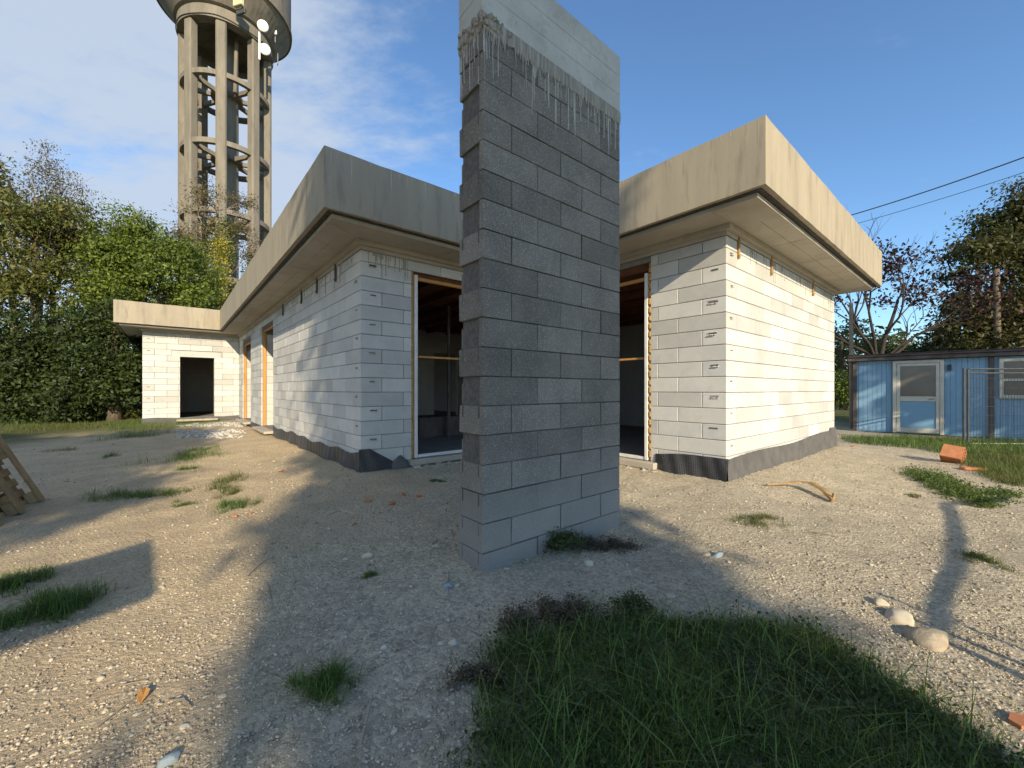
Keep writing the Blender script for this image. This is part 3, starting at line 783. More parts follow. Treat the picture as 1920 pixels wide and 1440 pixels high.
# crumbs at the front top corner
mb = MB()
for k in range(60):
    s = random.uniform(.006, .018); t = random.random()**1.5*.28
    if k % 2: c = (t*.9, -.006, zb-.0+random.uniform(-.03, .06))
    else: c = (-.006, t, zb+random.uniform(-.03, .06))
    mb.box(-s, s, -s, s, -s, s, M=Matrix.Translation(c) @ Matrix.Rotation(random.random()*3, 4, (1, .5, .3)), bev=.004)
mb.build('cement_crumb', MT['lime'], P, kind='stuff')

# ================================================================ WATER TOWER
TC = np.array([-22.35, 32.0]); TR = 2.95
qx = np.array([.82, .572]); rx = np.array([-.572, .82])
T = empty('water_tower', (TC[0], TC[1], 0), math.atan2(qx[1], qx[0]), label='tall concrete water tower on open columns behind the house', category='water tower')
colz = CAMZ+26.6
for k in range(8):
    ph = R(-7+45*k-90+90)
    o = MB().box(TR-.55, TR+.05, -.33, .33, -.1, colz, bev=.09).build('column', MT['tower'], T, rot=(0, 0, ph))
for hz in (CAMZ+23.0, CAMZ+18.05, CAMZ+13.1, CAMZ+8.15):
    MB().lathe([(TR-.36, hz-.36), (TR-.05, hz-.36), (TR-.05, hz), (TR-.36, hz)], 64, close=True).build('ring_beam', MT['tower'], T)
    MB().lathe([(.66, hz-.38), (1.05, hz-.38), (1.05, hz-.02), (.66, hz-.02)], 32, close=True).build('inner_ring', MT['tower'], T)
    for k in range(8):
        MB().box(1.04, TR-.34, -.11, .11, hz-.34, hz-.03).build('spoke', MT['tower'], T, rot=(0, 0, R(-7+45*k)))
MB().tube([(0.12, 0, -.1), (0.12, 0, colz+2)], .64, 28).build('riser_shaft', MT['tower'], T, smooth=False)
MB().tube([(.5, -1.5, CAMZ+22.5), (.6, -1.2, CAMZ+27)], .13, 10).build('overflow_pipe', MT['tower'], T)
cz = CAMZ+26.6
MB().lathe([(TR-.55, cz), (TR+.12, cz), (TR+.12, cz+.85), (TR+.02, cz+.86), (TR-.55, cz+.86)], 64, close=True).build('collar', MT['tower'], T)
MB().lathe([(.0, cz+1.5), (TR-.56, cz+.6), (TR+.01, cz+.87), (TR+.3, cz+1.0), (4.30, cz+2.4), (4.42, cz+2.5), (4.42, cz+7.4), (0, cz+8.2)], 96).build('tank', MT['tank'], T)
for k in range(72):
    a = R(5*k)
    MB().add([(TR+.3, -.012, cz+.985), (TR+.3, .012, cz+.985), (4.29, .012, cz+2.375), (4.29, -.012, cz+2.375), (TR+.3, 0, cz+1.01), (4.29, 0, cz+2.41)],
             [(0, 3, 2, 1), (0, 1, 4), (3, 5, 2), (0, 4, 5, 3), (1, 2, 5, 4)]).build('formwork_rib', MT['tank'], T, rot=(0, 0, a))
MB().lathe([(4.42, cz+2.5), (4.48, cz+2.45), (4.50, cz+2.7), (4.42, cz+2.74)], 96, close=True).build('lip', MT['tank'], T)
# aerials fixed to the tower, each a thing of its own
def Tw(q, r, z): p = TC+qx*q+rx*r; return Vector((p[0], p[1], z))
def dish(p, rad, lab):
    d = (Vector((0.35, -.93, -.25))).normalized()
    e = empty('dish_antenna', p, 0, label=lab, category='antenna', group='drum antennas on the water tower'); q = d.to_track_quat('Z', 'Y'); e.rotation_euler = q.to_euler()
    MB().lathe([(0, .13), (rad*.8, .12), (rad, .08), (rad, -.02), (rad*.9, -.06), (rad*.55, -.2), (0, -.24)], 28).build('drum', MT['dish'], e)
    MB().tube([(0, 0, -.24), (0, 0, -.55)], .05, 8).build('bracket', MT['steelb'], e)
dish(Vector(PX(493, 49, 30.3)), .37, 'upper of the two white round dish antennas on the tower collar')
dish(Vector(PX(497, 93, 30.6)), .37, 'lower of the two white round dish antennas on the tower')
p0, p1 = PX(486.5, 40, 30.45), PX(486.5, 112, 30.45)
MB().tube([p0, p1], .07, 8).build('antenna_pole', MT['dish'], None, label='white vertical pole beside the dish antennas on the tower', category='pole')
fb = empty('floodlight', PX(450, 9, 29.2), R(-15), label='pale rectangular box lamp on the front of the tower collar', category='lamp')
MB().box(-.38, .38, -.25, .0, -.22, .34, bev=.03).build('housing', MAT_ := mat('cream_box', (.62, .56, .34), None, rough=.6), fb)
MB().box(-.40, .40, .0, .14, -.62, -.23, bev=.03).build('junction_box', MT['steelb'], fb)
MB().tube([(0, .1, 0), (0, .5, 0)], .05, 6).build('bracket', MT['steelb'], fb)
def small_ant(p, lab, n=2):
    e = empty('panel_antenna', p, R(-20), label=lab, category='antenna')
    MB().tube([(0, 0, -.5), (0, 0, .35)], .03, 6).build('mast', MT['steel'], e)
    MB().tube([(0, 0, -.2), (-.5, .4, -.2)], .03, 6).build('bracket', MT['steel'], e)
    for k in range(n): MB().box(-.15+.3*k-.09, -.15+.3*k+.09, -.12, -.03, .1-.08*k, .42-.08*k, bev=.02).build('panel', MT['dish'], e)
small_ant(PX(516, 68, 32.3), 'small twin panel antenna at the right rim of the tower collar')
small_ant(PX(334, 46, 33.2), 'small panel antenna at the left rim of the tower collar')
small_ant(PX(521, 108, 33.0), 'thin whip antenna low on the right side of the tower collar', 0)
# cable looped round the collar
pts = [Tw((TR+.16)*math.cos(R(a)), (TR+.16)*math.sin(R(a)), cz+.12+.05*math.sin(a*.11)) for a in range(-200, 20, 6)]
MB().tube(pts, .03, 5).build('collar_cable', MT['steelb'], None, label='black cable looped along the lower rim of the tower collar', category='cable')

# ================================================================ TREES
def leaf_cloud(blobs, n, size, seed, surf=.75, droop=0., asp=.55, csp=2.3):
    """blobs: (cx,cy,cz,rx,ry,rz,weight). leaf quads mostly near the lobes' outside, broken into clumps"""
    r = np.random.default_rng(seed); B = np.array(blobs, float)
    w = B[:, 6]*(B[:, 3]*B[:, 4]*B[:, 5])**(2/3); w /= w.sum()
    ncl = max(8, n//26); bi = r.choice(len(B), ncl, p=w)
    d = r.normal(size=(ncl, 3)); d /= np.linalg.norm(d, axis=1)[:, None]
    rad = np.where(r.random(ncl) < surf, r.uniform(.80, 1.08, ncl), r.random(ncl)**.5*.85)
    cc = B[bi, :3] + d*B[bi, 3:6]*rad[:, None]
    csz = r.uniform(.6, 1.5, ncl)*size*csp; ctint = r.random(ncl)
    li = r.integers(0, ncl, n)
    p = cc[li] + r.normal(size=(n, 3))*csz[li][:, None]*np.array([1, 1, .6])
    nn = d[li]*.55 + np.array([0, 0, .45]) + r.normal(size=(n, 3))*.55; nn /= np.linalg.norm(nn, axis=1)[:, None]
    t = r.normal(size=(n, 3)); t[:, 2] -= droop; t -= nn*(t*nn).sum(1)[:, None]; t /= np.linalg.norm(t, axis=1)[:, None]
    b = np.cross(nn, t); s = size*r.uniform(.55, 1.35, n)[:, None]
    V = np.stack([p-t*s*.6, p+b*s*asp*.6+nn*s*.1, p+t*s*.75, p-b*s*asp*.6+nn*s*.1], 1)
    Fc = np.arange(n*4).reshape(-1, 4); tint = np.clip(ctint[li]*.6+r.random(n)*.4, 0, 1)
    return V.reshape(-1, 3), Fc, tint
def branch(mb, p, d, l, r, depth, ends, spread=.55, n=6, up=.15, kids=(2, 4), shrink=.72, wig=.18, tips=None):
    p = Vector(p); d = Vector(d).normalized(); pts = [p.copy()]; k = 4
    for i in range(k):
        d = (d + Vector((random.gauss(0, wig), random.gauss(0, wig), random.gauss(0, wig)+up*.25))).normalized()
        p = p + d*l/k; pts.append(p.copy())
    rr = [r*(1-.45*i/k) for i in range(k+1)]
    mb.tube(pts, rr, n, caps=False)
    if depth == 0:
        ends.append((pts[-1], d)); ends.append((pts[2], d)); return
    if depth <= 1: ends.append((pts[-1], d))
    for j in range(random.randint(*kids)):
        q = pts[random.choice([2, 3, 4, 4])]
        nd = (d + Vector((random.gauss(0, spread), random.gauss(0, spread), random.gauss(0, spread*.6)+up))).normalized()
        branch(mb, q, nd, l*random.uniform(shrink-.1, shrink+.1), r*.52, depth-1, ends, spread, max(3, n-1), up, kids, shrink, wig)
def lobes(B, seed, k=9, f=.40):
    r = random.Random(seed); out = []
    for b in B:
        out.append((*b[:3], b[3]*.72, b[4]*.72, b[5]*.72, b[6]*.35))
        for i in range(k):
            d = Vector((r.gauss(0, 1), r.gauss(0, 1), r.gauss(0, 1)+.25)).normalized(); q = f*r.uniform(.6, 1.15)
            out.append((b[0]+d.x*b[3]*.74, b[1]+d.y*b[4]*.74, b[2]+d.z*b[5]*.74, b[3]*q, b[4]*q, b[5]*q*.8, b[6]))
    return out
def tree(name, base, blobs, n, size, m, lab, grp=None, trunk_r=.18, bark='bark', seed=1, surf=.75, limbs=6, extra=None, top=None, droop=0., asp=.55, cat='tree', lobed=True, csp=1.9):
    random.seed(seed)
    bx_, by_ = base; bz = float(gh(bx_, by_)); e = empty(name, (bx_, by_, bz-.05), 0, label=lab, category=cat, group=grp)
    B = [(b[0]-bx_, b[1]-by_, b[2]-bz, *b[3:]) for b in blobs]
    zt = max(b[2] for b in B) if top is None else top
    mb = MB(); k = 6
    pts = [Vector((.1*math.sin(i*1.3+seed)*i/k, .1*math.cos(i*1.7+seed)*i/k, zt*i/k)) for i in range(k+1)]
    mb.tube(pts, [trunk_r*(1.25 if i == 0 else 1-.7*i/k) for i in range(k+1)], 9); mb.build('trunk', MT[bark], e, smooth=True)
    lm = MB()
    for b in B[:limbs*2]:
        q = pts[max(1, min(k-1, int(k*min(.85, b[2]/max(zt, .1)*.6))))]; c = Vector(b[:3])
        mid = q.lerp(c, .5)+Vector((0, 0, .2))
        lm.tube([q, mid, c, c+(c-mid)*.6], [trunk_r*.4, trunk_r*.28, trunk_r*.16, trunk_r*.05], 6, caps=False)
    lm.build('limb', MT[bark], e, smooth=True)
    V, Fc, tn = leaf_cloud(lobes(B, seed) if lobed else B, n, size, seed, surf, droop, asp, csp); npmesh('crown', V, Fc, MT[m], e, tint=tn)
    return e
def pxblob(px, py, Y, rpx, rpy, rd=None, w=1.):
    x, y, z = PX(px, py, Y); k = Y/F; return (x, y, z, rpx*k, rd if rd else rpx*k*.9, rpy*k, w)

# ---- left mass
tree('leafy_tree', (-20.5, 17.6), [pxblob(20, 430, 17.5, 95, 70), pxblob(90, 470, 17.6, 75, 70), pxblob(-40, 370, 17.6, 80, 90), pxblob(120, 400, 18, 45, 40), pxblob(60, 560, 17, 90, 70), pxblob(-60, 540, 17, 90, 90), pxblob(150, 540, 17.4, 50, 60)],
     17000, .15, 'leaf_mix', 'tall olive-green tree with drooping leaves at the left edge of the photo', trunk_r=.22, seed=31, surf=.7, droop=1.0, asp=.4)
tree('ivy_covered_tree', (-16.8, 18.4), [pxblob(225, 445, 18.4, 62, 62), pxblob(285, 470, 18.2, 80, 60), pxblob(345, 505, 18.2, 70, 55), pxblob(215, 530, 17.8, 70, 80), pxblob(300, 550, 17.6, 90, 60), pxblob(365, 575, 17.8, 45, 38), pxblob(180, 600, 17.2, 55, 70)],
     38000, .105, 'leaf_ivy', 'rounded tree smothered in bright green ivy beside the water tower', trunk_r=.3, seed=32, surf=.9)
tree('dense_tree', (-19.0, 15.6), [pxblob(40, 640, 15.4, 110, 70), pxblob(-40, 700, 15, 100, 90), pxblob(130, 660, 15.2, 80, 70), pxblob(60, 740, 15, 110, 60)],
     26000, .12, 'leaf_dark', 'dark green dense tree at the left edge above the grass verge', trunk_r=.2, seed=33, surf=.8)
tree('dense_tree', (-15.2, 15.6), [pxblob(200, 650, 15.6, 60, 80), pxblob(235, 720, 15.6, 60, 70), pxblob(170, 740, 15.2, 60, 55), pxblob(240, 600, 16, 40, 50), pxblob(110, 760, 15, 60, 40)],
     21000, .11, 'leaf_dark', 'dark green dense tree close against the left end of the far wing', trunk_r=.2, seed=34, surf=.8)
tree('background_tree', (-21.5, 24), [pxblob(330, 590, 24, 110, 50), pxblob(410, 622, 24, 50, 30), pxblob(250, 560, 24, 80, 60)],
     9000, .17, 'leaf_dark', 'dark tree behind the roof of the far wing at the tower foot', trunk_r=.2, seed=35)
for (px, py, Y, n, lab, sd, m) in ((95, 560, 19, 7, 'tall thin-twigged tree with brownish sparse leaves behind the left trees', 41, 'leaf_tan'),
                                   (20, 560, 20, 6, 'leftmost thin-twigged tree with sparse leaves reaching highest', 42, 'leaf_tan'),
                                   (165, 560, 19.5, 5, 'thin-twigged sparse tree between leafy tree and ivy-covered tree', 45, 'leaf_mix')):
    random.seed(sd); x, y, z = PX(px, py, Y); e = empty('sparse_tree', (x, y, 0), 0, label=lab, category='tree')
    mb = MB(); ends = []
    hgt = {41: 2.3, 42: 3.5, 45: 1.9}[sd]
    mb.tube([(0, 0, -.1), (.1, 0, z*.5), (0, .1, z)], [.2, .14, .10], 7)
    for j in range(n):
        a = j*2.4; branch(mb, (0, 0, z-.3), (math.cos(a)*.35, math.sin(a)*.3, 1), hgt, .05, 3, ends, spread=.38, up=.25, kids=(2, 3), shrink=.62)
    mb.build('trunk', MT['twig'], e)
    B = [(p.x, p.y, p.z, .16, .16, .13, 1) for p, d in ends]
    V, Fc, tn = leaf_cloud(B, 9000, .095, sd, .6, 1., .4); npmesh('crown', V, Fc, MT[m], e, tint=tn)
# small tree in front of the tower
random.seed(51); x, y, z = PX(405, 620, 22); e = empty('sparse_tree', (x, y, 0), 0, label='thin tree with reddish sparse leaves in front of the water tower columns', category='tree')
mb = MB(); ends = []
mb.tube([(0, 0, -.1), (.1, 0, z*.6), (0, .05, z+2.8), (.1, 0, z+7)], [.15, .12, .09, .04], 7)
for j in range(13):
    a = j*2.4; branch(mb, (.01*j, 0, z+2.6+.35*j), (math.cos(a)*.9, math.sin(a)*.5, .35), 1.45-.04*j, .03, 2, ends, spread=.4, up=.1, kids=(2, 3), shrink=.6)
mb.build('trunk', MT['twig'], e)
V, Fc, tn = leaf_cloud([(p.x, p.y, p.z, .22, .22, .16, 1) for p, d in ends], 6500, .10, 51, .6, 1., .4); npmesh('crown', V, Fc, MT['leaf_tan'], e, tint=tn)
V, Fc, tn = leaf_cloud([(0, 0, z+4.2, .9, .6, 1.1, 1), (.4, 0, z+5.4, .7, .6, .8, 1), (0, 0, z+2.4, .5, .4, 1.2, 1)], 2800, .11, 52, .6, 1., .4); npmesh('inner_crown', V, Fc, MT['leaf_mix'], e, tint=tn)
# ivy on the tower column
px_list = [(414, 452, 7, 18), (413, 490, 9, 22), (408, 525, 13, 20), (402, 552, 20, 20), (396, 580, 27, 20), (392, 610, 30, 24), (418, 600, 12, 40)]
o_b = [pxblob(a, b, 21.2, c, d, rd=.3) for a, b, c, d in px_list]
V, Fc, tn = leaf_cloud(o_b, 9000, .085, 61, .8); npmesh('climbing_ivy', V, Fc, MT['leaf_yel'], None, tint=tn, label='yellow climbing ivy spreading up a column of the water tower', category='ivy')
o_b = [pxblob(437, 470, 29.4, 4, 60, rd=.3), pxblob(466, 520, 29.4, 6, 60, rd=.3), pxblob(386, 430, 34, 6, 60, rd=.3), pxblob(440, 560, 29.4, 8, 30, rd=.3)]
V, Fc, tn = leaf_cloud(o_b, 2500, .12, 62, .8); npmesh('climbing_ivy', V, Fc, MT['leaf_dark'], None, tint=tn, label='dark green ivy hanging among the water tower columns', category='ivy')

# ---- right side
random.seed(71); x, y, z = PX(1650, 668, 17); e = empty('bare_tree', (x, y, 0), 0, label='half-bare tree with dark red leaves behind the blue cabin', category='tree')
mb = MB(); ends = []
mb.tube([(0, 0, -.1), (0, 0, z-.3)], [.24, .18], 8)
for dx, dy, L_, r_ in ((-.9, .1, 2.0, .13), (-.35, -.2, 2.3, .11), (.55, .1, 2.5, .14), (1.0, .2, 2.3, .10), (.1, .3, 2.5, .10), (-.7, -.3, 2.2, .09), (.8, -.4, 2.0, .08)):
    branch(mb, (0, 0, z-.35), (dx, dy, 1.0), L_, r_*.68, 4, ends, spread=.42, up=.2, kids=(2, 3), shrink=.66, wig=.14)
mb.build('trunk', MT['barkd'], e, smooth=True)
ends2 = [q for q in ends if q[0].z < z+4.3]
V, Fc, tn = leaf_cloud([(p.x, p.y, p.z, .12, .12, .12, 1) for p, d in ends2 if random.random() < .42], 3800, .13, 71, .5, 1., .6); npmesh('crown', V, Fc, MT['leaf_red'], e, tint=tn)
tree('broad_tree', (23.5, 20.5), [pxblob(1835, 480, 20, 60, 42), pxblob(1900, 420, 20.3, 60, 56), pxblob(1950, 400, 20.5, 90, 64), pxblob(1890, 500, 20.3, 60, 50), pxblob(1870, 560, 20, 75, 60), pxblob(1800, 590, 19.8, 40, 35), pxblob(1960, 520, 20, 90, 90), pxblob(1840, 640, 19.5, 80, 45), pxblob(1790, 520, 20.4, 24, 18), pxblob(1930, 640, 19.5, 90, 60), pxblob(2040, 450, 21, 90, 110)],
     46000, .16, 'leaf_brn', 'large dark broad tree with browning leaves at the right edge', trunk_r=.35, bark='barkd', seed=72, surf=.62, droop=.8, asp=.5, top=5.0)
tree('background_tree', (19.5, 24), [pxblob(1740, 655, 24, 60, 30), pxblob(1800, 640, 24, 50, 34), pxblob(1690, 670, 25, 50, 22)],
     6500, .15, 'leaf_dark', 'low dark green tree behind the cabin roof under the broad tree', trunk_r=.2, bark='barkd', seed=73)
tree('background_tree', (23.5, 32), [pxblob(1585, 640, 30, 40, 40), pxblob(1620, 660, 30, 50, 26), pxblob(1560, 680, 30, 60, 40), pxblob(1680, 655, 32, 60, 20), pxblob(1500, 690, 30, 70, 30)],
     6500, .2, 'leaf_mix', 'distant pale green tree seen between house and blue cabin', trunk_r=.2, seed=74)
V, Fc, tn = leaf_cloud([pxblob(1575, 722, 19, 22, 26, rd=1.), pxblob(1600, 730, 19, 20, 30, rd=1.), pxblob(1545, 730, 19, 30, 30, rd=1)], 5000, .09, 75, .8)
npmesh('hedge', V, Fc, MT['leaf_ivy'], None, tint=tn, label='low green hedge between house corner and blue cabin', category='hedge')
# far tree belt closing the horizon: beyond counting
B = []
random.seed(77)
for k in range(150):
    a = R(-100+200*k/149); rr_ = random.uniform(60, 85); B.append((math.sin(a)*rr_, math.cos(a)*rr_, random.uniform(1.5, 4.5), random.uniform(3, 6), 3, random.uniform(2.5, 5), 1))
V, Fc, tn = leaf_cloud(B, 26000, .7, 78, .9); npmesh('far_trees', V, Fc, MT['leaf_dark'], None, tint=tn, kind='stuff', label='belt of trees on the horizon')

# ---- trees standing behind the photographer; they throw the broad soft shadows
def backtree(u, D, prof, n, size, lab, seed):
    x, y = UV(u, -D); bl = []
    for (du, h, r, rh) in prof:
        bx_, by_ = UV(u+du, -D+random.uniform(-.3, .3)); bl.append((bx_, by_, h, r, r, rh, 1))
    tree('shade_tree', (x, y), bl, n, size, 'leaf_dark', lab, grp='trees behind the photographer', trunk_r=.25, seed=seed, surf=.45, lobed=False, csp=.75)
random.seed(80)
backtree(1.05, 15, [(.1, 5.4, 1.1, 1.2), (0, 6.6, 1.25, 1.0), (-.2, 7.9, 1.55, 1.1), (-.2, 9.1, 1.65, 1.2), (.08, 10.3, 1.9, 1.3), (.15, 11.5, 1.95, 1.3), (.2, 12.7, 1.95, 1.3), (0, 13.8, 1.7, 1.2)], 30000, .24,
         'narrow dense tree standing behind the photographer', 81)
backtree(-5.2, 12, [(1.75, 7.4, 1.2, .9), (1.0, 8.6, 1.4, 1.2), (.5, 9.8, 1.4, 1.2), (.1, 10.7, 1.2, .8), (-.6, 8.4, 1.8, 1.5), (-.8, 10.3, 1.6, 1.0), (.3, 7.4, 1.3, .8)], 24000, .22, 'right one of the two spreading trees behind the photographer', 82)
backtree(-9.2, 12, [(0, 9.5, 2.6, 1.7), (1.6, 9.0, 1.8, 1.7), (-2.0, 9.3, 2.0, 1.6), (.4, 7.6, 1.6, 1.0)], 22000, .25, 'left one of the two spreading trees behind the photographer', 83)
backtree(15.5, 5, [(0, 7.6, 2.3, 2.0), (-.6, 9.6, 2.0, 1.8), (1.6, 8.6, 2.2, 2.4), (.2, 5.6, 1.8, 1.4), (2.4, 6.6, 2, 2)], 30000, .22, 'tree right of the photographer shading the blue cabin', 84)  # added tree, placed to keep the sun off the cabin

# ---- unseen canopy added behind-left of the photographer so its corner shadow falls at the left of the picture
cn = empty('site_canopy', (-5.2, -3.4, 0), 0, label='sloping sheet canopy on posts behind the photographer', category='canopy')
def shadow_to(px, py, h):     # point at height h whose shadow lands on picture point
    X, Y, z = G(px, py); k = (h-z)/math.tan(SE); return Vector((X-SD.x*k, Y-SD.y*k, h))
c1 = shadow_to(283, 1122, 2.2); c2 = shadow_to(272, 1022, 2.5)
e1 = shadow_to(0, 1225, 2.2)-c1; e1 = e1.normalized()
c4 = c1+e1*3.2; c3 = c2+(shadow_to(213, 1046, 2.4)-c2).normalized()*.25+e1*3.0
off = Vector((0, 0, .05)); q = [c1, c2, c3, c4]; q = [v-Vector(cn.location) for v in q]
MB().add([*q, *[v+off for v in q]], [(3, 2, 1, 0), (4, 5, 6, 7), (0, 1, 5, 4), (1, 2, 6, 5), (2, 3, 7, 6), (3, 0, 4, 7)]).build('roof_sheet', MT['steel'], cn)
for v in (q[2], q[3]): MB().tube([(v.x+.0, v.y, -.1), (v.x, v.y, v.z)], .04, 8).build('post', MT['wood'], cn)
# ---- unseen rods and slack hose, added right of the photographer for their shadow lines
for (px_, py_, k_) in ((1645, 1112, 0), (1662, 1140, 1)):
    p = shadow_to(px_, py_, 1.05-.1*k_); MB().tube([(p.x, p.y, -.1), p], .012+.004*k_, 8).build('steel_rod', MT['steelb'], None, label=['taller thin steel rod standing behind the photographer', 'shorter thin steel rod standing behind the photographer'][k_], category='rod', group='steel rods behind the photographer')
hp = [shadow_to(a, b, h) for a, b, h in ((1752, 1195, 1.25), (1758, 1150, 1.25), (1775, 1090, 1.25), (1792, 1040, 1.25), (1790, 1000, 1.25), (1775, 945, 1.25))]
hp = [hp[0]+Vector((-.02, -.3, -.5))]+hp+[hp[-1]+Vector((.6, .6, -.2)), hp[-1]+Vector((.8, .8, -1.2))]
MB().tube(hp, .028, 8).build('site_hose', MT['steelb'], None, label='slack black hose strung over the plot right of the photographer', category='hose')

# ================================================================ BLUE CABIN
cd = Vector((.70, -.714, 0)).normalized(); CA = empty('blue_cabin', (10.6, 11.3, 0), math.atan2(cd.y, cd.x), label='blue sheet-metal site cabin with glazed door at the right edge', category='cabin')
x0c, x1c, dp, ht = -.89, 5.2, 2.3, 2.02
MB().box(x0c+.02, x1c-.02, .03, dp, .02, ht).build('body', MT['blue'], CA)
# ribbed facing: each sheet strip a part, split round door and window
def ribbed(x0, x1, z0, z1):
    w = .10; x = x0
    while x < x1-.01:
        e = min(x+w, x1); mb = MB(); h = .006
        vs = [(x, .03, z0), (x+.004, .021, z0), (e-.008, .021, z0), (e-.004, .027, z0), (e, .03, z0)]
        n = len(vs); vs += [(a, b, z1) for a, b, _ in vs]
        mb.add(vs, [(i, i+1, n+i+1, n+i) for i in range(n-1)] + [(0, n, 2*n-1, n-1), tuple(range(n))[::-1], tuple(range(n, 2*n))]); mb.build('sheet_strip', MT['blue'], CA); x = e
ribbed(x0c+.12, -.045, .05, ht); ribbed(.95, 1.70, .05, ht); ribbed(1.79, x1c, .05, .98)
for x in (x0c, 1.70, 3.6, 5.1): MB().box(x, x+.085, -.035, .03, 0, ht, bev=.006).build('post', MT['darkwood'], CA)
MB().box(x0c-.12, x1c+.1, -.12, -.07, ht+.01, ht+.10, bev=.006).build('roof_edge', MT['darkwood'], CA)
MB().box(x0c-.10, x1c+.1, -.15, -.09, ht+.115, ht+.17, bev=.006).build('roof_edge', MT['darkwood'], CA)
MB().box(x0c-.14, x1c+.1, -.068, dp+.1, ht+.02, ht+.15, bev=.006).build('roof', MT['darkwood'], CA)
MB().box(x0c-.14, x1c+.1, -.17, dp+.1, ht+.172, ht+.19).build('roof_felt', MT['steelb'], CA)
D = MB().box(-.03, .93, -.004, .022, .04, 2.0).build('door', MT['alu'], CA)
for (a, b, c, d) in ((-.04, .035, .03, 2.0), (.865, .94, .03, 2.0)): MB().box(a, b, -.045, -.005, c, d, bev=.004).build('door_frame', MT['alu'], D)
MB().box(.036, .864, -.045, -.005, 1.93, 2.0, bev=.004).build('door_frame', MT['alu'], D)
for (a, b, c, d) in ((.04, .11, .06, 1.92), (.79, .86, .06, 1.92)): MB().box(a, b, -.035, -.0045, c, d, bev=.004).build('leaf_stile', MT['alu'], D)
for (c, d) in ((.06, .18), (.90, 1.03), (1.85, 1.92)): MB().box(.111, .789, -.034, -.0045, c, d, bev=.004).build('leaf_rail', MT['alu'], D)
MB().box(.111, .789, -.016, -.005, 1.031, 1.849).build('pane', MT['glassd'], D)
MB().box(.111, .789, -.018, -.005, .181, .899, bev=.003).build('lower_panel', MT['bluedoor'], D)
MB().tube([(.76, -.05, .965), (.66, -.055, .965)], .012, 8).build('handle', MT['steel'], D)
for z in (.3, 1.6): MB().tube([(.045, -.045, z), (.045, -.045, z+.12)], .012, 6).build('hinge', MT['steel'], D)
WN = MB().box(1.86, 3.3, -.002, .028, 1.0, 1.97).build('window', MT['alu'], CA)
for (a, b, c, d) in ((1.86, 1.93, 1.0, 1.97), (3.23, 3.3, 1.0, 1.97), (1.931, 3.229, 1.0, 1.08), (1.931, 3.229, 1.89, 1.97), (1.931, 3.229, 1.42, 1.48)):
    MB().box(a, b, -.04, -.003, c, d, bev=.004).build('window_frame', MT['alu'], WN)
MB().box(1.931, 3.229, -.014, -.003, 1.081, 1.419).build('pane', MT['glassd'], WN)
MB().box(1.931, 3.229, -.014, -.003, 1.481, 1.889).build('pane', MT['glassd'], WN)
MB().box(1.0, 1.07, -.03, .012, 1.70, 1.86, bev=.006).build('switch_box', MT['steelb'], CA)

# mesh fence panel
FP = empty('mesh_fence_panel', (*G(1815, 836)[:2], 0), R(-2), label='grey steel mesh fence panel standing before the blue cabin', category='fence')
fz0, fz1, fw = .02, 1.66, 1.75
for x in (.0, fw): MB().tube([(x, 0, -.08), (x, 0, fz1)], .021, 10).build('post', MT['steelb'], FP)
MB().tube([(-.055, .03, -.06), (-.055, .03, fz1+.02)], .022, 10).build('post', MT['steelb'], FP)
for z in (fz0+.03, fz1-.09, fz1): MB().tube([(0.02, 0, z), (fw-.02, 0, z)], .015 if z < 1 else .018, 8).build('rail', MT['steelb' if z > 1 else 'steel'], FP)
wm = MB().tube([(0, 0, fz0+.04), (0, 0, fz1-.09)], .0045, 4).mesh('wire', MT['steelb']); hm = MB().tube([(.02, .006, 0), (fw-.02, .006, 0)], .0045, 4).mesh('cross_wire', MT['steelb'])
for k in range(28): link('wire', wm, FP, loc=(.06+k*.06, 0, 0))
for k in range(7): link('cross_wire', hm, FP, loc=(0, 0, .25+.2*k))
# wooden board and thin post between house and cabin
x, y, z = G(1577, 812); MB().box(-.24, .18, -.02, .02, -.02, 1.28, bev=.006).build('plywood_board', mat('ply', (.34, .25, .13), (.26, .19, .10), scale=5, rough=.8), None, loc=(x, y+.6, 0), rot=(R(-3), 0, R(-12)), label='upright plywood board leaning between house corner and cabin', category='board')
p = PX(1597, 800, 12.6); MB().tube([(p[0], p[1], -.1), (p[0]-.02, p[1], 3.9)], [.06, .05], 8).build('thin_post', MT['twig'], None, label='thin pale post standing at the left end of the blue cabin', category='post')
# corrugated conduit coil beside it
mb = MB()
for k in range(16): mb.tube([(0, 0, .16+k*.075), (0, 0, .20+k*.075)], .055, 8)
mb.tube([(0, 0, -.05), (0, 0, 1.4)], .038, 8); mb.build('corrugated_pipe', MT['brick'] if 0 else MT['twig'], None, loc=(p[0]+.08, p[1]-.5, 0), label='ribbed pale pipe standing upright at the corner of the blue cabin', category='pipe')
# utility pole and wires
a, b = Vector(PX(1874, 640, 18.5)), Vector(PX(1868, 505, 18.5)); a.z = -.2
MB().tube([a, b], [.12, .10], 10).build('utility_pole', MT['bark'], None, smooth=True, label='weathered wooden utility pole before the broad tree', category='pole')
def wire(p, q, r, sag, lab):
    p, q = Vector(p), Vector(q); pts = [p.lerp(q, i/14)+Vector((0, 0, -sag*4*(i/14)*(1-i/14))) for i in range(15)]
    MB().tube(pts, r, 5).build('overhead_wire', MT['steelb'], None, label=lab, category='wire', group='overhead wires')
wire(PX(1500, 430, 24), PX(2150, 208, 14), .028, .25, 'upper thicker overhead wire crossing the sky at right')
wire(PX(1500, 447, 24), PX(2150, 245, 14), .014, .2, 'lower thinner overhead wire crossing the sky at right')

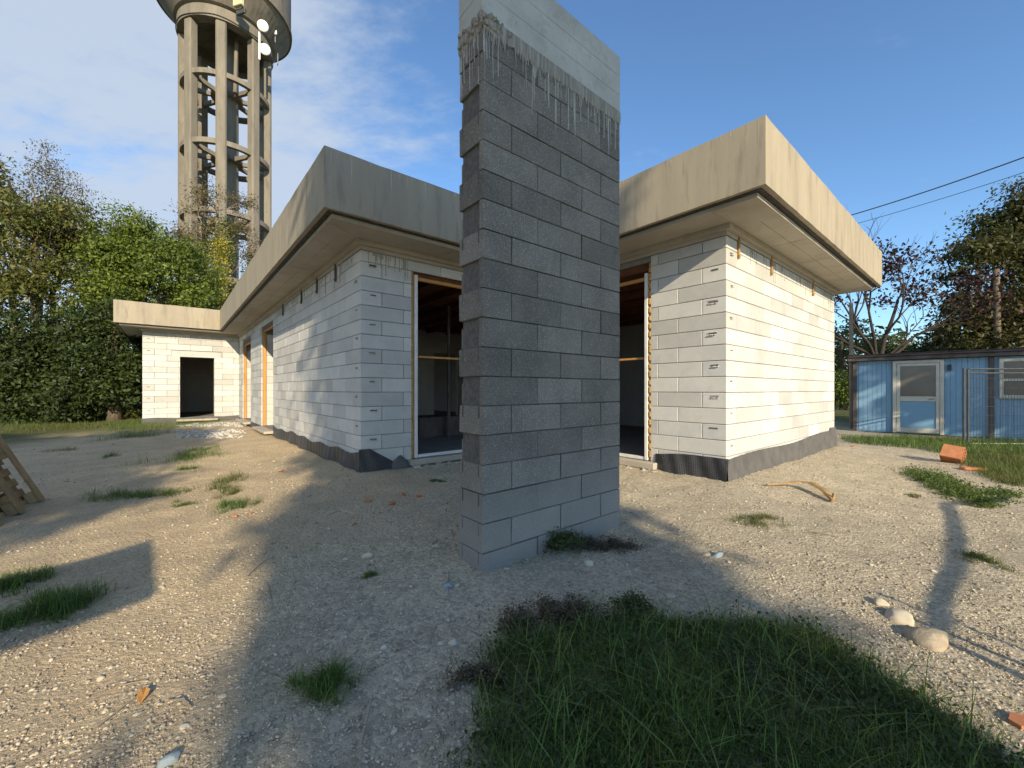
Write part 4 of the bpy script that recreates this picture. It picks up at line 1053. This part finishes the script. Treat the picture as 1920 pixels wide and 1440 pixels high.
# ================================================================ SMALL THINGS
# wooden pallet leaning at the left edge
P0 = Vector(G(78, 940)); PE = Vector((.57, -.82, 0)).normalized(); lean = R(66); PN = Vector((-.82, -.57, 0)).normalized()
up = (PN*math.cos(lean)+Vector((0, 0, math.sin(lean)))).normalized(); nrm = PE.cross(up).normalized()
if nrm.dot(Vector((0, 0, 0))-P0) < 0: nrm = -nrm
PA = empty('wooden_pallet', P0, 0, label='weathered wooden pallet leaning at the left edge of the photo', category='pallet')
Mp = Matrix((( PE.x, up.x, nrm.x, 0), (PE.y, up.y, nrm.y, 0), (PE.z, up.z, nrm.z, 0), (0, 0, 0, 1)))
PA.matrix_world = Matrix.Translation(P0) @ Mp
for k in (0, .52, 1.04): MB().box(k-.05, k+.06, 0, 1.25, .0, .022, bev=.004).build('runner_board', MT['palletw'], PA)
for k in (0, .52, 1.04):
    for j in (0.0, .55, 1.10): MB().box(k-.045, k+.055, j+.01, j+.14, -.08, -.0005, bev=.006).build('spacer_block', MT['palletw'], PA)
for j in range(10): MB().box(-.05, 1.10, .005+j*.126, .085+j*.126, -.103, -.0805, bev=.004).build('slat', MT['palletw'], PA)
for j in range(9): MB().box(-.05, 1.10, .02+j*.135, .10+j*.135, -.19, -.165, bev=.004).build('slat', MT['palletw'], PA)
for k in (0, .52, 1.04): MB().box(k-.04, k+.05, 0, 1.2, -.164, -.1035, bev=.006).build('stringer', MT['palletw'], PA)
# hollow clay block
x, y, z = G(1787, 868)
hb = empty('hollow_clay_block', (x, y, z+.13), 0, label='orange hollow clay block lying tilted at the edge of the grass at right', category='brick'); hb.rotation_euler = (R(10), R(35), R(38))
mb = MB(); L_, w_, h_ = .25, .125, .125
for k in range(12):
    t0, t1 = -w_+k*2*w_/12, -w_+(k+1)*2*w_/12
    mb.box(t0+.004, t1-.004, -L_*.5, L_*.5, h_*.88, h_*.93); mb.box(t0+.004, t1-.004, -L_*.5, L_*.5, -h_*.93, -h_*.88)
mb.box(-w_, w_, -L_*.5, L_*.5, h_*.80, h_*.88); mb.box(-w_, w_, -L_*.5, L_*.5, -h_*.88, -h_*.80)
for k in range(4):
    t = -w_+k*2*w_/3; mb.box(max(-w_, t-.006)-.0005, min(w_, t+.006)+.0005, -L_*.5+.001, L_*.5-.001, -h_*.80, h_*.80)
for k in (-.33, .33): mb.box(-w_+.007, w_-.007, -L_*.5+.002, L_*.5-.002, k*h_-.004, k*h_+.004)
mb.build('shell', MT['brick'], hb)
x, y, z = G(1825, 882); MB().box(-.16, .16, -.05, .05, -.01, .03, bev=.01).build('clay_shard', MT['brick'], None, loc=(x, y, z+.015), rot=(.1, .05, -.1), label='flat clay shard lying right beside the hollow clay block', category='shard', group='broken clay tile shards')
shards = [(735, 945, .05, 'near the pillar, lying flat left of it, largest'), (690, 941, .045, 'left one of the shards left of the pillar'), (785, 932, .035, 'closest to the left face of the pillar'), (755, 928, .04, 'long thin, left of the pillar, behind the others'),
          (527, 884, .06, 'lying in the sun before the left wall'), (441, 970, .03, 'beside the grass tuft left of centre'), (470, 965, .022, 'small, right of the grass tuft left of centre'), (1600, 838, .05, 'before the blue cabin on the gravel'), (1912, 1358, .04, 'at the lower right corner beside the grass')]
for k, (px, py, s, w_) in enumerate(shards):
    random.seed(200+k); x, y, z = G(px, py); n = random.randint(5, 7); poly = []
    for i in range(n): a = 2*math.pi*i/n+random.uniform(-.3, .3); poly.append((math.cos(a)*s*random.uniform(.7, 1.4), math.sin(a)*s*random.uniform(.4, .8)))
    MB().prism(poly, -.006, .008).build('clay_shard', MT['brick'], None, loc=(x, y, z+.012), rot=(random.uniform(-.2, .3), random.uniform(-.2, .2), random.random()*3), label='orange clay shard '+w_, category='shard', group='broken clay tile shards')
# curled strip of bark / timber
pts = [Vector(G(a, b)) + Vector((0, 0, h)) for a, b, h in ((1438, 913, .02), (1470, 914, .04), (1500, 916, .07), (1522, 921, .09), (1545, 931, .07), (1562, 944, .02))]
mb = MB(); vs = []; fs = []
for i, p in enumerate(pts):
    w_ = [.012, .03, .05, .06, .05, .02][i]; d = (pts[min(i+1, 5)]-pts[max(i-1, 0)]).normalized(); n_ = d.cross(Vector((0, 0, 1))).normalized()
    for s_, hz in ((-1, 0), (-.4, .018), (.4, .02), (1, .004), (.4, .008), (-.4, .006)): vs.append(p+n_*w_*s_+Vector((0, 0, hz)))
for i in range(5):
    for e in range(6): fs.append((i*6+e, (i+1)*6+e, (i+1)*6+(e+1) % 6, i*6+(e+1) % 6))
mb.add(vs, fs+[tuple(range(6)), tuple(range(30, 36))[::-1]]).build('timber_splinter', MT['splinter'], None, label='curled orange-brown strip of timber on the gravel near the right wall', category='timber')
x, y, z = G(1560, 940); MB().box(-.012, .012, -.012, .012, 0, .09, bev=.003).build('timber_stub', MT['palletw'], None, loc=(x, y, z), rot=(.1, .2, .3), label='tiny upright timber peg at the end of the curled strip', category='timber')

# single stones
def stone_mesh(seed, flat=.6):
    r = random.Random(seed); bm = bmesh.new(); bmesh.ops.create_icosphere(bm, subdivisions=3, radius=1)
    off = Vector((r.random()*50, r.random()*50, 0))
    for v in bm.verts:
        n = mnoise.noise(v.co*.9+off)*.35+mnoise.noise(v.co*2.6+off)*.18+mnoise.noise(v.co*6+off)*.05; v.co *= 1+n
    for _ in range(9):
        pn = Vector((r.gauss(0, 1), r.gauss(0, 1), r.gauss(0, 1))).normalized(); dcut = r.uniform(.62, .88)
        for v in bm.verts:
            q = v.co.dot(pn)-dcut
            if q > 0: v.co -= pn*q*.92
    for v in bm.verts: v.co.z *= flat; v.co.x *= 1.25
    me = bpy.data.meshes.new('stone'); bm.to_mesh(me); bm.free(); me.materials.append(MT['stone']); me.shade_smooth()
    a = me.attributes.new('tint', 'FLOAT', 'FACE'); a.data.foreach_set('value', [.75]*len(me.polygons))
    return me
SM = [stone_mesh(k, .5+.05*k) for k in range(6)]
def stone(px, py, s, lab, m=None, grp=None, k=0, rz=0, sink=.6):
    x, y, z = G(px, py); me = SM[k % 6]
    if m: me = me.copy(); me.materials.clear(); me.materials.append(MT[m])
    o = link('stone', me, None, loc=(x, y, z+s*.5*(1-sink)-.3*s*.5), rot=(random.uniform(-.2, .2), random.uniform(-.2, .2), rz), label=lab, category='stone', group=grp); o.scale = (s*.5, s*.5, s*.5); return o
stone(1742, 1203, .165, 'largest tan stone with a reddish scar in the gravel beside the grass', 'boulder', k=1, rz=.3)
stone(1682, 1160, .125, 'pale angular stone just up-left of the largest tan stone', k=2, rz=.8)
stone(1650, 1133, .08, 'small long stone half buried above the pale angular stone', k=3)
stone(840, 1100, .055, 'bluish rounded pebble below the pillar foot', 'stoneb', k=4)
stone(838, 1104, .03, 'tiny bluish pebble touching the bluish rounded pebble', 'stoneb', k=1)
stone(689, 1044, .075, 'round pale grey stone in the shaded gravel left of the pillar', k=5)
stone(649, 1049, .05, 'flat pale stone left of the round pale grey stone', k=2)
stone(818, 1026, .06, 'upright beige stone close to the left foot of the pillar', k=3)
stone(745, 1009, .045, 'white pebble in the shaded gravel left of the pillar', k=1)
stone(1104, 1058, .07, 'pale lumpy stone by the weeds right of the pillar', k=4)
stone(1345, 1043, .075, 'blue-grey round stone in the gravel right of the pillar', 'stoneb', k=5)
stone(1325, 1040, .05, 'light stone touching the blue-grey round stone', k=0)
stone(1256, 1118, .06, 'white stone at the upper edge of the large grass patch', k=2)
stone(849, 1207, .045, 'pinkish round pebble left of the large grass patch', k=3)
stone(827, 1208, .035, 'smaller pinkish pebble left of the large grass patch', k=4)
stone(316, 1428, .06, 'grey stone at the bottom edge left of centre', 'stoneb', k=5)
stone(950, 1067, .04, 'white pebble at the foot of the pillar corner', k=0)
random.seed(99)
for k in range(60):
    px = random.uniform(40, 1880); py = random.uniform(950, 1425)
    if px > 860 and py > 1120: continue
    if 860 < px < 1170 and py < 1090: continue
    stone(px, py, random.uniform(.016, .034), 'pale pebble lying loose on the stony ground', k=k, rz=random.random()*6, grp='loose pebbles on the ground')

# gravel: beyond counting
PHI = (1+5**.5)/2
ICO = np.array([(-1, PHI, 0), (1, PHI, 0), (-1, -PHI, 0), (1, -PHI, 0), (0, -1, PHI), (0, 1, PHI), (0, -1, -PHI), (0, 1, -PHI), (PHI, 0, -1), (PHI, 0, 1), (-PHI, 0, -1), (-PHI, 0, 1)])/1.902
ICF = np.array([(0, 11, 5), (0, 5, 1), (0, 1, 7), (0, 7, 10), (0, 10, 11), (1, 5, 9), (5, 11, 4), (11, 10, 2), (10, 7, 6), (7, 1, 8), (3, 9, 4), (3, 4, 2), (3, 2, 6), (3, 6, 8), (3, 8, 9), (4, 9, 5), (2, 4, 11), (6, 2, 10), (8, 6, 7), (9, 8, 1)])
def poly_in(px, py, poly):
    ins = np.zeros(px.shape, bool); n = len(poly)
    for i in range(n):
        x1, y1 = poly[i]; x2, y2 = poly[(i+1) % n]
        c = ((y1 > py) != (y2 > py)) & (px < (x2-x1)*(py-y1)/(y2-y1+1e-12)+x1); ins ^= c
    return ins
GP = [(895, 1262), (935, 1215), (1010, 1195), (1110, 1175), (1250, 1162), (1400, 1168), (1520, 1190), (1640, 1262), (1750, 1330), (1850, 1400), (1960, 1500)]
GPw = [G(a, b)[:2] for a, b in GP] + [(1.9, .75), (-.12, .75)] + [G(895, 1420)[:2], G(905, 1340)[:2]]
def gravel(n, seed, smin, smax, ymin, ymax, m):
    r = np.random.default_rng(seed)
    t = r.random(n); Y = (ymin**-.8+(ymax**-.8-ymin**-.8)*t)**(-1/.8); X = r.uniform(-1.32, 1.32, n)*(Y+.3)
    keep = (house_dist(X, Y) > .02)
    pa = (X-PC[0])*A2[0]+(Y-PC[1])*A2[1]; pb = (X-PC[0])*B2[0]+(Y-PC[1])*B2[1]
    keep &= ~((pa > -.01) & (pa < PL+.01) & (pb > -.01) & (pb < PT+.01))
    dens = .42+.5*vn(X, Y, 1.3, 5)+.25*vn(X, Y, 4, 6)+.35*(X > -1.3*np.ones(n)-.2*Y)+.2*(np.abs(X+.2) < 2.5)
    keep &= r.random(n) < np.clip(dens, .12, 1)
    keep &= ~poly_in(X, Y, GPw) | (r.random(n) < .15)
    X, Y = X[keep], Y[keep]; n = len(X)
    s = smin*(smax/smin)**(r.random(n)**2.6)*(.6+.4*np.clip(Y/2.2, .7, 3.0))
    sc = s[:, None]*np.stack([r.uniform(.8, 1.5, n), r.uniform(.6, 1.1, n), r.uniform(.35, .75, n)], 1)*.5
    V = ICO[None]*(1+r.normal(0, .16, (n, 12, 1)))*sc[:, None, :]
    a = r.uniform(0, 6.28, n); tl = r.normal(0, .3, n)
    ct, st = np.cos(tl), np.sin(tl); y2 = V[:, :, 1]*ct[:, None]-V[:, :, 2]*st[:, None]; z2 = V[:, :, 1]*st[:, None]+V[:, :, 2]*ct[:, None]
    ca, sa = np.cos(a)[:, None], np.sin(a)[:, None]
    x3 = V[:, :, 0]*ca-y2*sa; y3 = V[:, :, 0]*sa+y2*ca
    Zg = gh(X, Y)
    out = np.stack([x3+X[:, None], y3+Y[:, None], z2+Zg[:, None]+(s*.10)[:, None]], -1)
    Fc = (ICF[None]+(np.arange(n)*12)[:, None, None]).reshape(-1, 3)
    return out.reshape(-1, 3), Fc, np.repeat(r.random(n), 20)
V, Fc, tn = gravel(80000, 5, .0038, .022, 1.0, 9.0, None)
npmesh('gravel', V, Fc, MT['stone'], None, tint=tn, kind='stuff', label='pale gravel strewn over the ground')
MT['stone2'] = mat('sandy_stone', (.56, .46, .32), (.44, .36, .25), scale=14, rough=.9, tint=.5)
V, Fc, tn = gravel(60000, 6, .0035, .013, 1.0, 9.0, None)
npmesh('gravel', V, Fc, MT['stone2'], None, tint=tn, kind='stuff', label='sandy brown gravel strewn over the ground')

# grass
def blades(X, Y, h, w, r, lean=.5, zoff=-.01):
    n = len(X); Z = gh(X, Y)+zoff; a = r.uniform(0, 6.28, n); ln = np.abs(r.normal(0, lean, n))+.08
    dx, dy = np.cos(a), np.sin(a); px_, py_ = -dy, dx; tw = r.uniform(-.7, .7, n)
    wx, wy = px_*np.cos(tw)+dx*np.sin(tw), py_*np.cos(tw)+dy*np.sin(tw)
    V = np.zeros((n, 8, 3)); ts = (0, .38, .75, 1.0); ws = (1, .85, .5, .06)
    for i, (t, k) in enumerate(zip(ts, ws)):
        hor = ln*h*t*t*1.1; ver = h*(t-.35*np.minimum(ln, 1.3)*t*t)
        for s, sg in enumerate((-1, 1)):
            V[:, i*2+s, 0] = X+dx*hor+wx*w*k*.5*sg; V[:, i*2+s, 1] = Y+dy*hor+wy*w*k*.5*sg; V[:, i*2+s, 2] = Z+ver
    q = np.array([(0, 1, 3, 2), (2, 3, 5, 4), (4, 5, 7, 6)]); Fc = (q[None]+(np.arange(n)*8)[:, None, None]).reshape(-1, 4)
    return V.reshape(-1, 3), Fc, np.repeat(r.random(n), 3)
def in_poly_samples(poly, n, r, jitter=0):
    P_ = np.array(poly); out = []
    lo, hi = P_.min(0), P_.max(0)
    X = r.uniform(lo[0], hi[0], n*4); Y = r.uniform(lo[1], hi[1], n*4); k = poly_in(X+r.normal(0, .05, n*4), Y+r.normal(0, .05, n*4), poly)
    return X[k][:n], Y[k][:n]
r_ = np.random.default_rng(90)
X, Y = in_poly_samples(GPw, 34000, r_)
cl = .75+.45*vn(X, Y, 5, 3); V, Fc, tn = blades(X, Y, r_.uniform(.05, .13, len(X))*np.clip(cl, .4, 1.4), r_.uniform(.0022, .0048, len(X)), r_, .75)
npmesh('grass', V, Fc, MT['grass'], None, tint=tn, kind='stuff', label='large patch of shaded green grass in the lower right foreground')
X, Y = in_poly_samples(GPw, 2600, r_); X = X+r_.normal(0, .16, len(X)); Y = Y+r_.normal(0, .12, len(X))
V, Fc, tn = blades(X, Y, r_.uniform(.03, .08, len(X)), r_.uniform(.002, .004, len(X)), r_, .8)
npmesh('stray_grass', V, Fc, MT['grass'], None, tint=tn, kind='stuff', label='sparse short blades thinning out round the large grass patch')
X, Y = in_poly_samples(GPw, 800, r_); V, Fc, tn = blades(X, Y, r_.uniform(.06, .16, len(X)), r_.uniform(.002, .0035, len(X)), r_, 1.0)
npmesh('dead_grass', V, Fc, MT['leaf_tan'], None, tint=tn, kind='stuff', label='dead straw blades in the large grass patch')
X, Y = in_poly_samples(GPw, 900, r_); V, Fc, tn = blades(X, Y, r_.uniform(.14, .24, len(X)), r_.uniform(.003, .006, len(X)), r_, .9)
npmesh('tall_grass', V, Fc, MT['grass'], None, tint=tn*.5+.5, kind='stuff', label='longer arching blades standing above the large grass patch')
X, Y = in_poly_samples(GPw, 9000, r_)
LB_ = [(a, b, float(c)+.03, .012, .012, .02, 1) for a, b, c in zip(X[:1500], Y[:1500], gh(X[:1500], Y[:1500]))]
V, Fc, tn = leaf_cloud(LB_, 15000, .015, 91, .5, 0, .7); npmesh('ground_leaves', V, Fc, MT['leaf_wd'], None, tint=tn*.6, kind='stuff', label='small broad leaves among the large grass patch')

def tuft(cpx, cpy, rpx, rpy, n, h, lab, m='grass', w=.004, lean=.8):
    r = np.random.default_rng(int(cpx*7+cpy)); x0, y0, _ = G(cpx, cpy); xr = rpx/F*y0; y1 = G(cpx, cpy-rpy)[1]; y2 = G(cpx, cpy+rpy)[1]; yr = max(.03, (y1-y2)/2)
    k = max(2, n//40); cxs = r.normal(0, .5, k)*xr; cys = r.normal(0, .45, k)*yr; ci = r.integers(0, k, n)
    X = x0+cxs[ci]+r.normal(0, .14, n)*xr; Y = y0+cys[ci]+r.normal(0, .2, n)*yr
    V, Fc, tn = blades(X, Y, r.uniform(.5, 1.2, n)*h, r.uniform(.6, 1.2, n)*w, r, lean)
    npmesh('grass_tuft', V, Fc, MT[m], None, tint=tn, kind='stuff', label=lab)
tuft(100, 1140, 60, 25, 1500, .12, 'grass tuft crossing the sharp shadow edge at lower left'); tuft(20, 1100, 50, 22, 1100, .10, 'grass patch at the left edge in shade'); tuft(30, 1165, 60, 20, 1000, .08, 'grass patch at the left edge below the other')
tuft(612, 1290, 42, 30, 1100, .075, 'small dark grass tuft alone in lower middle', w=.0035)
tuft(235, 930, 55, 10, 900, .10, 'flat grass clump in shade at left'); tuft(310, 926, 40, 7, 500, .07, 'grass clump right of the flat clump'); tuft(345, 946, 30, 6, 300, .06, 'thin grass clump above the light wedge')
tuft(422, 905, 22, 14, 500, .13, 'sunlit grass tuft at left of centre', 'grassl'); tuft(420, 925, 26, 10, 400, .10, 'lower sunlit grass tuft at left of centre', 'grassl'); tuft(442, 950, 28, 10, 500, .11, 'grass tuft nearest of the three left of centre')
tuft(355, 860, 42, 10, 900, .16, 'shaded grass clump before the far wing'); tuft(372, 845, 25, 6, 500, .12, 'grass clump nearer the left wall'); tuft(352, 880, 22, 5, 300, .1, 'small grass clump below the shaded clump')
tuft(205, 857, 20, 5, 250, .1, 'small grass clump far left in shade'); tuft(265, 818, 30, 8, 900, .22, 'grass clump before the wing corner'); tuft(270, 800, 70, 8, 1500, .2, 'grass along the wing foot'); tuft(330, 800, 50, 6, 1200, .25, 'grass below the dark doorway')
tuft(115, 845, 30, 4, 300, .08, 'low grass in shade at far left')
tuft(120, 800, 110, 9, 3500, .16, 'sunlit grass verge under the left trees', 'grassl', w=.008); tuft(60, 790, 110, 7, 3500, .22, 'darker grass under the left trees', 'grass', w=.008)
tuft(240, 793, 50, 6, 900, .18, 'sunlit grass left of the wing', 'grassl', w=.008)
tuft(817, 903, 16, 3, 350, .05, 'tiny dark grass patch left of the pillar'); tuft(687, 1083, 16, 10, 350, .04, 'tiny green weed tuft in shaded gravel')
tuft(1412, 975, 48, 12, 900, .06, 'dull grass patch right of centre', 'grassl', w=.0035); tuft(1830, 1045, 32, 12, 500, .06, 'small green grass patch at right', 'grassl'); tuft(1705, 930, 18, 5, 200, .05, 'tiny grass patch at right', 'grassl')
tuft(1040, 1180, 1, 1, 10, .05, 'stray blades above the large grass patch')
# low creeping plants in the sun at right
def carpet(poly_px, n, size, h, m, lab, seed):
    r = np.random.default_rng(seed); pw = [G(a, b)[:2] for a, b in poly_px]; X, Y = in_poly_samples(pw, n//8, r)
    bl = [(a, b, float(c)+h*.4, .03, .03, h*.5, 1) for a, b, c in zip(X, Y, gh(X, Y))]
    V, Fc, tn = leaf_cloud(bl, n, size, seed, .5, 0, .7); npmesh('ground_cover', V, Fc, MT[m], None, tint=tn, kind='stuff', label=lab)
MT['leaf_sun'] = leafm('creeper_leaf', (.12, .17, .035), (.08, .13, .03), s=4, tint=.5)
carpet([(1688, 884), (1740, 880), (1790, 905), (1850, 925), (1880, 945), (1860, 958), (1800, 945), (1740, 912)], 9000, .018, .05, 'leaf_sun', 'low green creeping plants in the sun at right', 92)
carpet([(1860, 920), (1900, 925), (1900, 938), (1865, 935)], 1200, .018, .04, 'leaf_sun', 'small outlying patch of creeping plants at right', 93)
r_ = np.random.default_rng(94)
gpoly = [G(a, b)[:2] for a, b in ((1800, 845), (1860, 850), (1990, 850), (2000, 915), (1900, 912), (1850, 895), (1812, 872))]
X, Y = in_poly_samples(gpoly, 11000, r_); V, Fc, tn = blades(X, Y, r_.uniform(.06, .16, len(X)), r_.uniform(.004, .009, len(X)), r_, .6); npmesh('grass', V, Fc, MT['grassl'], None, tint=tn, kind='stuff', label='sunlit grass before the mesh fence panel at right')
gpoly = [G(a, b)[:2] for a, b in ((1575, 822), (1700, 822), (1800, 826), (1990, 832), (1990, 862), (1800, 855), (1720, 842), (1600, 832))]
X, Y = in_poly_samples(gpoly, 9000, r_); V, Fc, tn = blades(X, Y, r_.uniform(.06, .20, len(X)), r_.uniform(.005, .011, len(X)), r_, .5); npmesh('grass', V, Fc, MT['grass'], None, tint=tn, kind='stuff', label='grass growing along the foot of the blue cabin')

# sprawling weeds
def weed(px, py, rx_, ry_, h, nst, nl, m, lab, seed, ls=.012, st='barkd'):
    random.seed(seed); x, y, z = G(px, py); e = empty('weed', (x, y, z), 0, label=lab, category='weed')
    mb = MB(); ends = []
    for k in range(nst):
        a = random.random()*6.28; q = random.random()**.6; t = Vector((math.cos(a)*rx_*q, math.sin(a)*ry_*q, h*random.uniform(.3, 1)*(1.1-q*.6)))
        mid = t*.5+Vector((0, 0, h*.25)); mb.tube([(0, 0, 0), mid*.6, mid, t], [.0022, .002, .0016, .001], 3, caps=False); ends += [mid*.8, mid, mid.lerp(t, .5), t]
    mb.build('stem', MT[st], e)
    V, Fc, tn = leaf_cloud([(p.x, p.y, max(.004, p.z), .022, .022, .014, 1) for p in ends], nl, ls, seed, .4, 0, .7)
    V[:, 2] = np.maximum(V[:, 2], .001); npmesh('leaves', V, Fc, MT[m], e, tint=tn)
weed(1045, 1032, .24, .16, .16, 34, 3000, 'leaf_wd', 'green and brown weed growing against the right face of the pillar', 101)
weed(1130, 1025, .36, .18, .07, 40, 3600, 'leaf_dry', 'dry brown weed sprawling right of the pillar foot', 102, ls=.010)
weed(1060, 1165, .26, .20, .12, 44, 4600, 'leaf_dry', 'brown withered weed at the upper left edge of the large grass patch', 103, ls=.009)
weed(975, 1180, .13, .18, .08, 30, 2200, 'leaf_dry', 'dark withered weed below the pillar corner', 104, ls=.009)
weed(900, 1275, .15, .07, .05, 30, 2200, 'leaf_dry', 'low withered weed at the left edge of the large grass patch', 105, ls=.008)
weed(1190, 1150, .16, .12, .10, 26, 1800, 'leaf_wd', 'green feathery weed at the top edge of the large grass patch', 106, ls=.010)
weed(160, 788, .9, .4, .75, 40, 2600, 'leaf_tan', 'pale bushy weed under the left trees', 107, ls=.06)
weed(228, 786, .7, .3, .5, 30, 1500, 'leaf_mix', 'green bushy weed left of the far wing', 108, ls=.06)
# dry sticks and leaves
random.seed(120)
for k in range(26):
    px, py = random.uniform(60, 1850), random.uniform(900, 1400)
    if px > 850 and py > 1100: continue
    if 850 < px < 1180 and py < 1090: continue
    x, y, z = G(px, py); a = random.random()*3.14; l = random.uniform(.05, .16)
    pts = [(-math.cos(a)*l, -math.sin(a)*l, .004), (0, .01, .014), (math.cos(a)*l, math.sin(a)*l, .006)]
    MB().tube(pts, [.003, .0035, .002], 5).build('dry_stick', MT['twig'], None, loc=(x, y, z+.004), label='thin dry stick lying on the stony ground', category='stick', group='dry sticks on the ground')
def dleaf(px, py, s, lab, m):
    x, y, z = G(px, py); vs = [(-s, 0, 0), (-s*.3, s*.45, .012), (s*.6, s*.4, .02), (s, 0, .006), (s*.5, -s*.4, .014), (-s*.3, -s*.4, .018), (0, 0, .003)]
    vs += [(a*.98, b*.98, c+.0012) for a, b, c in vs]
    fs = []
    for i in range(6): fs += [(6, i, (i+1) % 6), (13, 7+(i+1) % 6, 7+i), (i, 7+i, 7+(i+1) % 6, (i+1) % 6)]
    MB().add(vs, fs).build('dead_leaf', MT[m], None, loc=(x, y, z+.012), rot=(.2, -.1, random.random()*6), label=lab, category='leaf')
dleaf(268, 1312, .04, 'orange-brown curled dead leaf on the sunlit ground at lower left', 'woodo')
dleaf(665, 988, .035, 'brown dead leaf in the shaded gravel left of the pillar', 'palletw')
dleaf(1322, 1178, .022, 'orange dead leaf caught in the large grass patch', 'brick')
# rubble of white chips before the far wing
random.seed(130); mb = MB()
for k in range(420):
    px, py = random.uniform(335, 450), random.choice([random.uniform(793, 800), random.uniform(806, 822)])
    x, y, z = G(px+random.gauss(0, 6), py); s = random.uniform(.015, .05)
    mb.box(-s, s, -s*.7, s*.7, -s*.3, s*.5, M=Matrix.Translation((x, y, z+.01)) @ Matrix.Rotation(random.random()*6, 4, 'Z') @ Matrix.Rotation(random.random()*.6, 4, 'X'))
mb.build('block_rubble', MT['aac'], None, kind='stuff', label='scattered white block rubble before the far wing')
print('objects', len(bpy.data.objects), 'tris', sum(len(m.polygons) for m in bpy.data.meshes))
